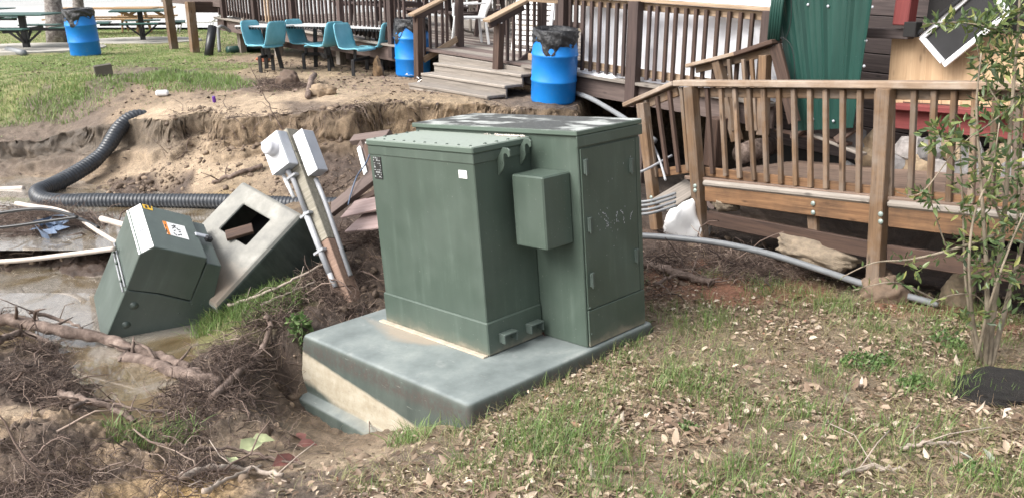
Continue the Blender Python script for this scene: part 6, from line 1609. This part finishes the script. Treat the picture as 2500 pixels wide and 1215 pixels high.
# the largest dead leaves, each a piece of the ground
XYb = field(-.8, 3.2, 2.3, 5.2, 290, lambda x, y: litz(x, y) * near(x, y), R3)
lm = []
for i in range(12):
    R4 = np.random.default_rng(100 + i)
    me = leafmesh('fallen_leaf', np.zeros((1, 3)), np.array([[1., 0, .08]]), np.array([1.0]), np.array([R4.uniform(.3, .5)]), M['litter'], R4, np.array([[R4.normal(0, .25), R4.normal(0, .15), 1.0]]), R4.uniform(-.3, .35)); lm.append(me)
for i, (x, y) in enumerate(XYb):
    s = R3.uniform(.045, .095); z = float(Hi(x, y)) + .012
    obj('fallen_leaf', lm[i % 12], GROUND, Matrix.Translation((x, y, z)) @ Matrix.Rotation(R3.random() * 6.28, 4, 'Z') @ Matrix.Rotation(R3.normal(0, .35), 4, 'Y') @ Matrix.Rotation(R3.normal(0, .4), 4, 'X') @ Matrix.Scale(s, 4))
# straw, pine needles, dead grass
XY = field(-2.2, 4.8, 1.9, 7.6, 15000, lambda x, y: np.where(onpad(x, y), 0, Zi('l', x, y) + Zi('r', x, y) + .3 * Zi('m', x, y)) * near(x, y), R3)
wander('dead_straw', XY, (.03, .16), (.0007, .0018), M['straw'], R3, .012, 3, .25, .5)
# green grass
def blades(name, XY, Lr, w, mat, R3, lean=.55, seg=3):
    n = len(XY); P = np.column_stack([XY, Hi(XY[:, 0], XY[:, 1]) - .004]); a = R3.random(n) * 6.283
    d = np.stack([np.cos(a), np.sin(a), np.zeros(n)], 1); L = R3.uniform(*Lr, n); ln = np.abs(R3.normal(lean, .3, n))
    side = np.stack([-np.sin(a + R3.normal(0, .6, n)), np.cos(a), np.zeros(n)], 1) * (w * R3.uniform(.6, 1.3, n))[:, None]
    rows = []
    for k in range(seg + 1):
        t = k / seg; c = P + d * (L * ln * t ** 1.8)[:, None]; c[:, 2] += L * (t - .32 * ln * t * t)
        if k < seg: rows += [c + side * (1 - .45 * t), c - side * (1 - .45 * t)]
        else: rows += [c]
    V = np.stack(rows, 1).reshape(-1, 3); nvv = 2 * seg + 1; b = (np.arange(n) * nvv)[:, None]; T_ = []
    for k in range(seg - 1): T_ += [b + np.array([2 * k, 2 * k + 1, 2 * k + 3]), b + np.array([2 * k, 2 * k + 3, 2 * k + 2])]
    T_ += [b + np.array([2 * seg - 2, 2 * seg - 1, 2 * seg])]
    me = big(name, V, np.concatenate(T_, 0), mat); at = me.attributes.new('rnd', 'FLOAT', 'POINT')
    at.data.foreach_set('value', np.repeat(np.clip(R3.normal(.45, .25, n), 0, 1), nvv).astype(np.float32))
    return tag(obj(name, me), kind='stuff')
def tufts(C, nb, sp, R3):
    n = len(C); k = R3.integers(nb[0], nb[1], n); return np.repeat(C, k, 0) + R3.normal(0, sp, (k.sum(), 2))
gr = lambda x, y: litz(x, y) * sstep(.47, .66, fbm(x * 1.1 + 5, y * 1.1, 3, 111)) * near(x, y) + .04 * litz(x, y)
C = field(-.9, 4.4, 2.0, 6.6, 520, gr, R3)
pe = [(1150, 1020), (1170, 1010), (1210, 990), (1250, 965), (1260, 975), (1330, 930), (1345, 925), (1390, 905), (1420, 890), (1440, 880), (1480, 860), (1510, 845), (1560, 820), (1580, 812), (1400, 900), (1230, 985), (1300, 945), (1110, 1035), (1060, 1045), (1460, 868), (1540, 828)]
C2 = np.array([tuple(G(*p))[:2] for p in pe]); C2 = np.repeat(C2, 2, 0) + R3.normal(0, .035, (len(C2) * 2, 2))
bl_ = np.concatenate([tufts(C, (8, 26), .035, R3), tufts(C2, (6, 18), .022, R3)])
blades('mound_grass', bl_, (.04, .13), .0016, M['grass'], R3, .6)
GC = [(1300, 1080, .22, 500), (1380, 1040, .25, 500), (1450, 1110, .3, 700), (1400, 1160, .22, 420), (1700, 950, .3, 420), (1920, 740, .35, 700), (2060, 755, .25, 420), (1700, 780, .3, 380), (1780, 790, .3, 300), (1850, 1020, .25, 420), (2150, 1080, .28, 520), (2280, 1050, .25, 420), (2330, 950, .22, 300), (1980, 1150, .2, 320), (1620, 1200, .25, 350), (2450, 1180, .2, 300), (1760, 1180, .2, 260), (1960, 1010, .2, 260), (2330, 790, .3, 260)]
XY = np.concatenate([disc(a, b, r, int(n * .85), R3) for a, b, r, n in GC]); XY = XY[~onpad(XY[:, 0], XY[:, 1])]
XY = XY[R3.random(len(XY)) < .25 + .75 * sstep(.4, .6, fbm(XY[:, 0] * 9, XY[:, 1] * 9, 2, 120))]
blades('mound_grass_patches', XY, (.05, .17), .0018, M['grass'], R3, .55)
GD = [(640, 745, .30, 900), (570, 765, .28, 700), (690, 725, .2, 420), (500, 800, .16, 260), (330, 1080, .15, 260), (440, 1065, .10, 120), (1000, 1075, .14, 160)]
XY = np.concatenate([disc(a, b, r, n, R3) for a, b, r, n in GD]); blades('bank_grass', XY, (.05, .15), .0026, M['grass'], R3, .8)
lw = lambda x, y: np.clip(Zi('g', x, y) * 1.25 - .12, 0, 1) * (SDW[np.clip(np.interp(y, ys, np.arange(nr)), 0, nr - 1).astype(int), _ia(x / y).astype(int)] > .12) * sstep(.34, .56, fbm(x * 1.5, y * 1.5, 4, 130) + .16 * (y > 14)) + .012
def lwf(x, y):
    r_ = lw(x, y); return np.where(np.hypot(x - pa.x, y - pa.y) < 1.5, 0, np.where(np.hypot(x - pb_.x, y - pb_.y) < 1.5, 0, r_)) * (x < -1.6 - (y - 11.5) * .28)
XY = field(-11, -1.5, 11.2, 19, 42000, lambda x, y: lwf(x, y) * np.clip(1.9 - y * .075, .3, 1), R3); blades('lawn_grass', XY, (.015, .055), .0035, M['lawn'], R3, .8, 2)
XY = field(-22, -3, 18, 37, 26000, lambda x, y: lwf(x, y) * .8, R3); blades('far_lawn_grass', XY, (.025, .06), .008, M['lawn'], R3, .7, 2)
GL = [(470, 200, .7, 1700), (440, 190, .5, 800), (80, 235, .9, 1700), (200, 240, .6, 900), (560, 210, .4, 500), (380, 185, .5, 500), (130, 255, .5, 700), (310, 200, .4, 350)]
XY = np.concatenate([disc(a, b, r, n, R3) for a, b, r, n in GL]); blades('lawn_tufts', XY, (.04, .12), .0045, M['lawn'], R3, .6, 2)
XY = field(-9, 3.2, 10.4, 16, 2600, lambda x, y: (Zi('y', x, y) + .5 * Zi('g', x, y) + .4 * Zi('b', x, y)) * .8, R3)
P = np.column_stack([XY, Hi(XY[:, 0], XY[:, 1]) + .008]); o = obj('lawn_litter', leafmesh('lawn_litter', P, ground_dirs(P, R3, .25), R3.uniform(.03, .085, len(P)), R3.uniform(.3, .6, len(P)), M['root'], R3, np.tile([0, 0, 1.], (len(P), 1)) + R3.normal(0, .4, (len(P), 3)), .2)); tag(o, kind='stuff')
XY = field(-1.2, 4.6, 1.9, 6.9, 8000, lambda x, y: litz(x, y) * near(x, y) * (.05 + .95 * sstep(.40, .60, fbm(x * 1.3 + 2, y * 1.3, 4, 161))), R3); blades('thatch_grass', XY, (.025, .10), .0013, M['thatch'], R3, 1.0)
# low leafy weeds in the litter
def weed(px, py, r, n, lb, seed, h=.06, ls=.022):
    R4 = np.random.default_rng(seed); g_ = G(px, py); E_ = empty('weed', g_, lb, 'weed')
    a = R4.random(n) * 6.283; q = r * np.sqrt(R4.random(n)); x, y = g_.x + q * np.cos(a), g_.y + q * np.sin(a)
    P = np.column_stack([x, y, Hi(x, y) + R4.random(n) * h * (1.15 - (q / r) ** 2)])
    obj('foliage', leafmesh('foliage', P, R4.normal(size=(n, 3)) + [0, 0, .5], np.full(n, ls) * R4.uniform(.6, 1.3, n), np.full(n, .6), M['weedleaf'], R4), E_, world=True)
    for k in range(6):
        a = k * 1.05; tube('stem', [g_, g_ + Vector((r * .4 * math.cos(a), r * .4 * math.sin(a), h * .6))], .002, M['stem'], E_, 4)
M['weedleaf'] = leafmat('low weed leaves', [(0, (.05, .10, .03)), (.6, (.115, .20, .06)), (1, (.22, .30, .12))], .5, .3)
weed(2100, 895, .12, 480, 'rounded pale green weed in the litter left of the shrub', 1, .09)
weed(2150, 885, .07, 200, 'smaller pale green weed just right of the rounded one', 2, .07)
weed(2230, 945, .11, 300, 'straggly green weed before the shrub base', 3, .08)
weed(2310, 845, .12, 300, 'soft green weed at the left foot of the shrub', 4, .08)
weed(1680, 1050, .05, 130, 'small dark rosette weed in the middle of the litter', 5, .05, .02)
weed(735, 815, .10, 160, 'bright green leafy weed by the left corner of the pad', 6, .14, .045)

weed(2380, 1160, .10, 150, 'grey green weed beside the pair of pale leaves', 8, .06)
def deadleaf(px, py, sz, rz, mat, lb, seed, w=.6, curl=.3, dz=.03):
    R4 = np.random.default_rng(seed); me = leafmesh('dead_leaf', np.zeros((1, 3)), np.array([[1., 0, .15]]), np.array([sz]), np.array([w]), mat, R4, np.array([[.1, -.3, 1.]]), curl)
    o = obj('dead_leaf', me, None, Matrix.Translation(G(px, py) + up_ * dz) @ Matrix.Rotation(rz, 4, 'Z')); tag(o, lb, 'leaf')
redleaf = plain('wet red brown leaf', (.13, .05, .04), .45, .3, 30, .2); greenleaf = plain('pale torn green leaf', (.33, .36, .20), .55, .25, 20, .2)
deadleaf(665, 1150, .16, .6, redleaf, 'dark red brown leaf on the bare mud below the pad front', 701)
deadleaf(745, 1090, .15, 2.4, redleaf, 'red leaf on the mud edge beside the pad sand', 702)
deadleaf(725, 1100, .12, .2, redleaf, 'second red leaf tucked under the one by the pad sand', 703)
deadleaf(585, 1118, .16, .9, greenleaf, 'larger torn pale green leaf on the mud at bottom left', 704, .7)
deadleaf(610, 1090, .14, .3, greenleaf, 'smaller torn pale green leaf above the larger one', 705, .6)
deadleaf(570, 1150, .10, 2.0, greenleaf, 'small curled pale green leaf below the torn pair', 706, .7)
deadleaf(1035, 1115, .10, 1.0, M['litter'], 'large curled tan leaf on bare mud near the pad corner', 707, .45)
# two pale oleander leaves near the corner
for i, (px, py, rz, lb) in enumerate(((2420, 1145, 1.35, 'larger of two pale grey leaves fallen in the litter'), (2378, 1140, 2.0, 'slimmer of two pale grey leaves fallen in the litter'))):
    R4 = np.random.default_rng(900 + i); me = leafmesh('pale_leaf', np.zeros((1, 3)), np.array([[1., 0, .1]]), np.array([.12 - .015 * i]), np.array([.36]), M['paleleaf'] if 'paleleaf' in M else M['straw'], R4, np.array([[0, -.4, 1.]]), .1)
    o = obj('pale_leaf', me, None, Matrix.Translation(G(px, py) + up_ * .025) @ Matrix.Rotation(rz, 4, 'Z')); tag(o, lb, 'leaf')

# ------------------------------------------------------------------ shrub at the right
q = G(2412, 893); SH = empty('shrub', q, 'tall leafy multi stemmed shrub growing at the right in front of the ramp', 'shrub')
dS = q.y
stems = [([(2412, 895), (2425, 760), (2440, 640), (2452, 520), (2462, 380), (2472, 240), (2485, 80), (2492, -60)], .021, .005, 0),
         ([(2418, 895), (2450, 770), (2478, 660), (2505, 560), (2530, 440), (2560, 330)], .018, .006, .1),
         ([(2404, 895), (2410, 780), (2408, 650), (2400, 520), (2392, 400), (2384, 260), (2396, 130)], .018, .004, -.1),
         ([(2392, 890), (2372, 800), (2356, 660), (2352, 520), (2345, 400), (2343, 300)], .012, .003, .05),
         ([(2385, 880), (2404, 790), (2430, 700), (2466, 600), (2500, 520)], .011, .004, -.2),
         ([(2398, 885), (2376, 780), (2366, 640), (2380, 520), (2420, 420), (2440, 300)], .012, .003, -.15),
         ([(2430, 573), (2360, 598), (2287, 619), (2215, 634), (2133, 641), (2057, 675)], .011, .003, -.15),
         ([(2290, 735), (2215, 697), (2164, 689), (2082, 708)], .007, .002, -.2),
         ([(2355, 640), (2317, 612), (2287, 537), (2266, 466)], .006, .002, -.1),
         ([(2452, 560), (2420, 470), (2390, 380), (2340, 345), (2290, 330)], .008, .003, -.1),
         ([(2492, 90), (2440, 75), (2390, 62), (2330, 55), (2252, 60)], .007, .002, -.05),
         ([(2470, 280), (2430, 240), (2400, 180), (2385, 110)], .007, .002, .1),
         ([(2440, 640), (2480, 560), (2490, 440), (2496, 300), (2500, 160)], .011, .003, .15),
         ([(2480, 250), (2420, 300), (2340, 360), (2250, 470), (2190, 470)], .005, .002, -.12),
         ([(2420, 760), (2380, 720), (2320, 720), (2270, 740)], .005, .002, -.1)]
SP_ = []
for pts, r0, r1, dd in stems:
    P = [PD(px, py, dS + dd * min(1, i / 2)) for i, (px, py) in enumerate(pts)]
    P = smoothpath(P, 6); n = len(P); tube('stem', P, [r0 + (r1 - r0) * i / (n - 1) for i in range(n)], M['stem'], SH, 8)
    SP_.append(P)
R3 = np.random.default_rng(77)
LP, LD, LS = [], [], []
def cluster(px, py, d, r, n, L=(.045, .078), dirb=(0, 0, .1), sq=.8):
    n = int(n * 1.15); c = np.array(PD(px, py, d)); v_ = R3.normal(size=(n, 3)); v_ /= np.linalg.norm(v_, axis=1)[:, None]
    p = c + v_ * (R3.random((n, 1)) ** .5) * r * np.array([1, 1, sq]); n = n; LP.append(p); LD.append(v_ * .8 + R3.normal(0, .6, (n, 3)) + np.array(dirb)); LS.append(R3.uniform(*L, n))
for c in [(2295, 335, -.1, .10, 60, (.05, .085)), (2340, 350, -.1, .09, 26), (2290, 60, -.05, .05, 16), (2340, 52, -.05, .06, 26), (2390, 60, 0, .08, 40), (2440, 60, 0, .14, 70), (2480, 40, .1, .16, 70), (2450, 130, .0, .16, 90), (2490, 150, .1, .15, 60), (2420, 160, .1, .12, 45), (2470, 220, .1, .16, 60), (2410, 250, .0, .10, 22), (2440, 300, -.1, .14, 46), (2480, 330, .1, .14, 46), (2400, 390, -.1, .12, 36), (2450, 420, -.1, .14, 60), (2490, 470, .1, .14, 46), (2380, 470, -.1, .10, 30), (2430, 510, -.1, .13, 52), (2350, 430, 0, .07, 14), (2350, 520, 0, .08, 16), (2400, 580, -.1, .12, 44), (2460, 570, 0, .12, 36), (2360, 600, -.1, .08, 18), (2430, 650, -.15, .13, 62, (.045, .075)), (2385, 660, -.1, .08, 20), (2250, 470, -.1, .06, 16), (2275, 490, -.1, .05, 12), (2480, 660, 0, .1, 20), (2375, 770, -.1, .09, 26), (2350, 790, 0, .07, 16), (2440, 760, -.1, .07, 16), (2500, 720, 0, .09, 20), (2210, 640, -.15, .05, 9), (2240, 660, -.2, .05, 9), (2290, 620, -.15, .05, 7), (2190, 690, -.2, .04, 7), (2540, 250, .2, .25, 60), (2560, 480, .2, .25, 60), (2350, 300, 0, .06, 14)]:
    cluster(c[0], c[1], dS + c[2], c[3], c[4], *(c[5:6] if len(c) > 5 else ()))
for P in SP_[6:]:      # single leaves along the thin branches
    n = 16; k = R3.integers(2, len(P), n); p = np.array([tuple(P[i]) for i in k]); LP.append(p); LD.append(R3.normal(size=(n, 3)) + [0, 0, .6]); LS.append(R3.uniform(.03, .06, n))
LP, LD, LS = np.concatenate(LP), np.concatenate(LD), np.concatenate(LS)
oi = np.argsort(-LS); sel = oi[:290]; rest = oi[290:]
o = obj('foliage', leafmesh('foliage', LP[rest], LD[rest], LS[rest], R3.uniform(.24, .38, len(rest)), M['leaf'], R3), SH, world=True); tag(o, kind='stuff')
lms = []
for i in range(10):
    R4 = np.random.default_rng(300 + i); lms.append(leafmesh('leaf', np.zeros((1, 3)), np.array([[1., 0, 0]]), np.array([1.0]), np.array([R4.uniform(.22, .34)]), M['leaf'], R4, np.array([[0, 0, 1.]]), R4.uniform(-.1, .2)))
for i, k in enumerate(sel):
    d_ = Vector(LD[k]).normalized(); Rm = d_.to_track_quat('X', 'Z').to_matrix().to_4x4()
    obj('leaf', lms[i % 10], SH, Matrix.Translation(Vector(LP[k])) @ Rm @ Matrix.Rotation(R3.random() * 6.28, 4, 'X') @ Matrix.Scale(float(LS[k]), 4))
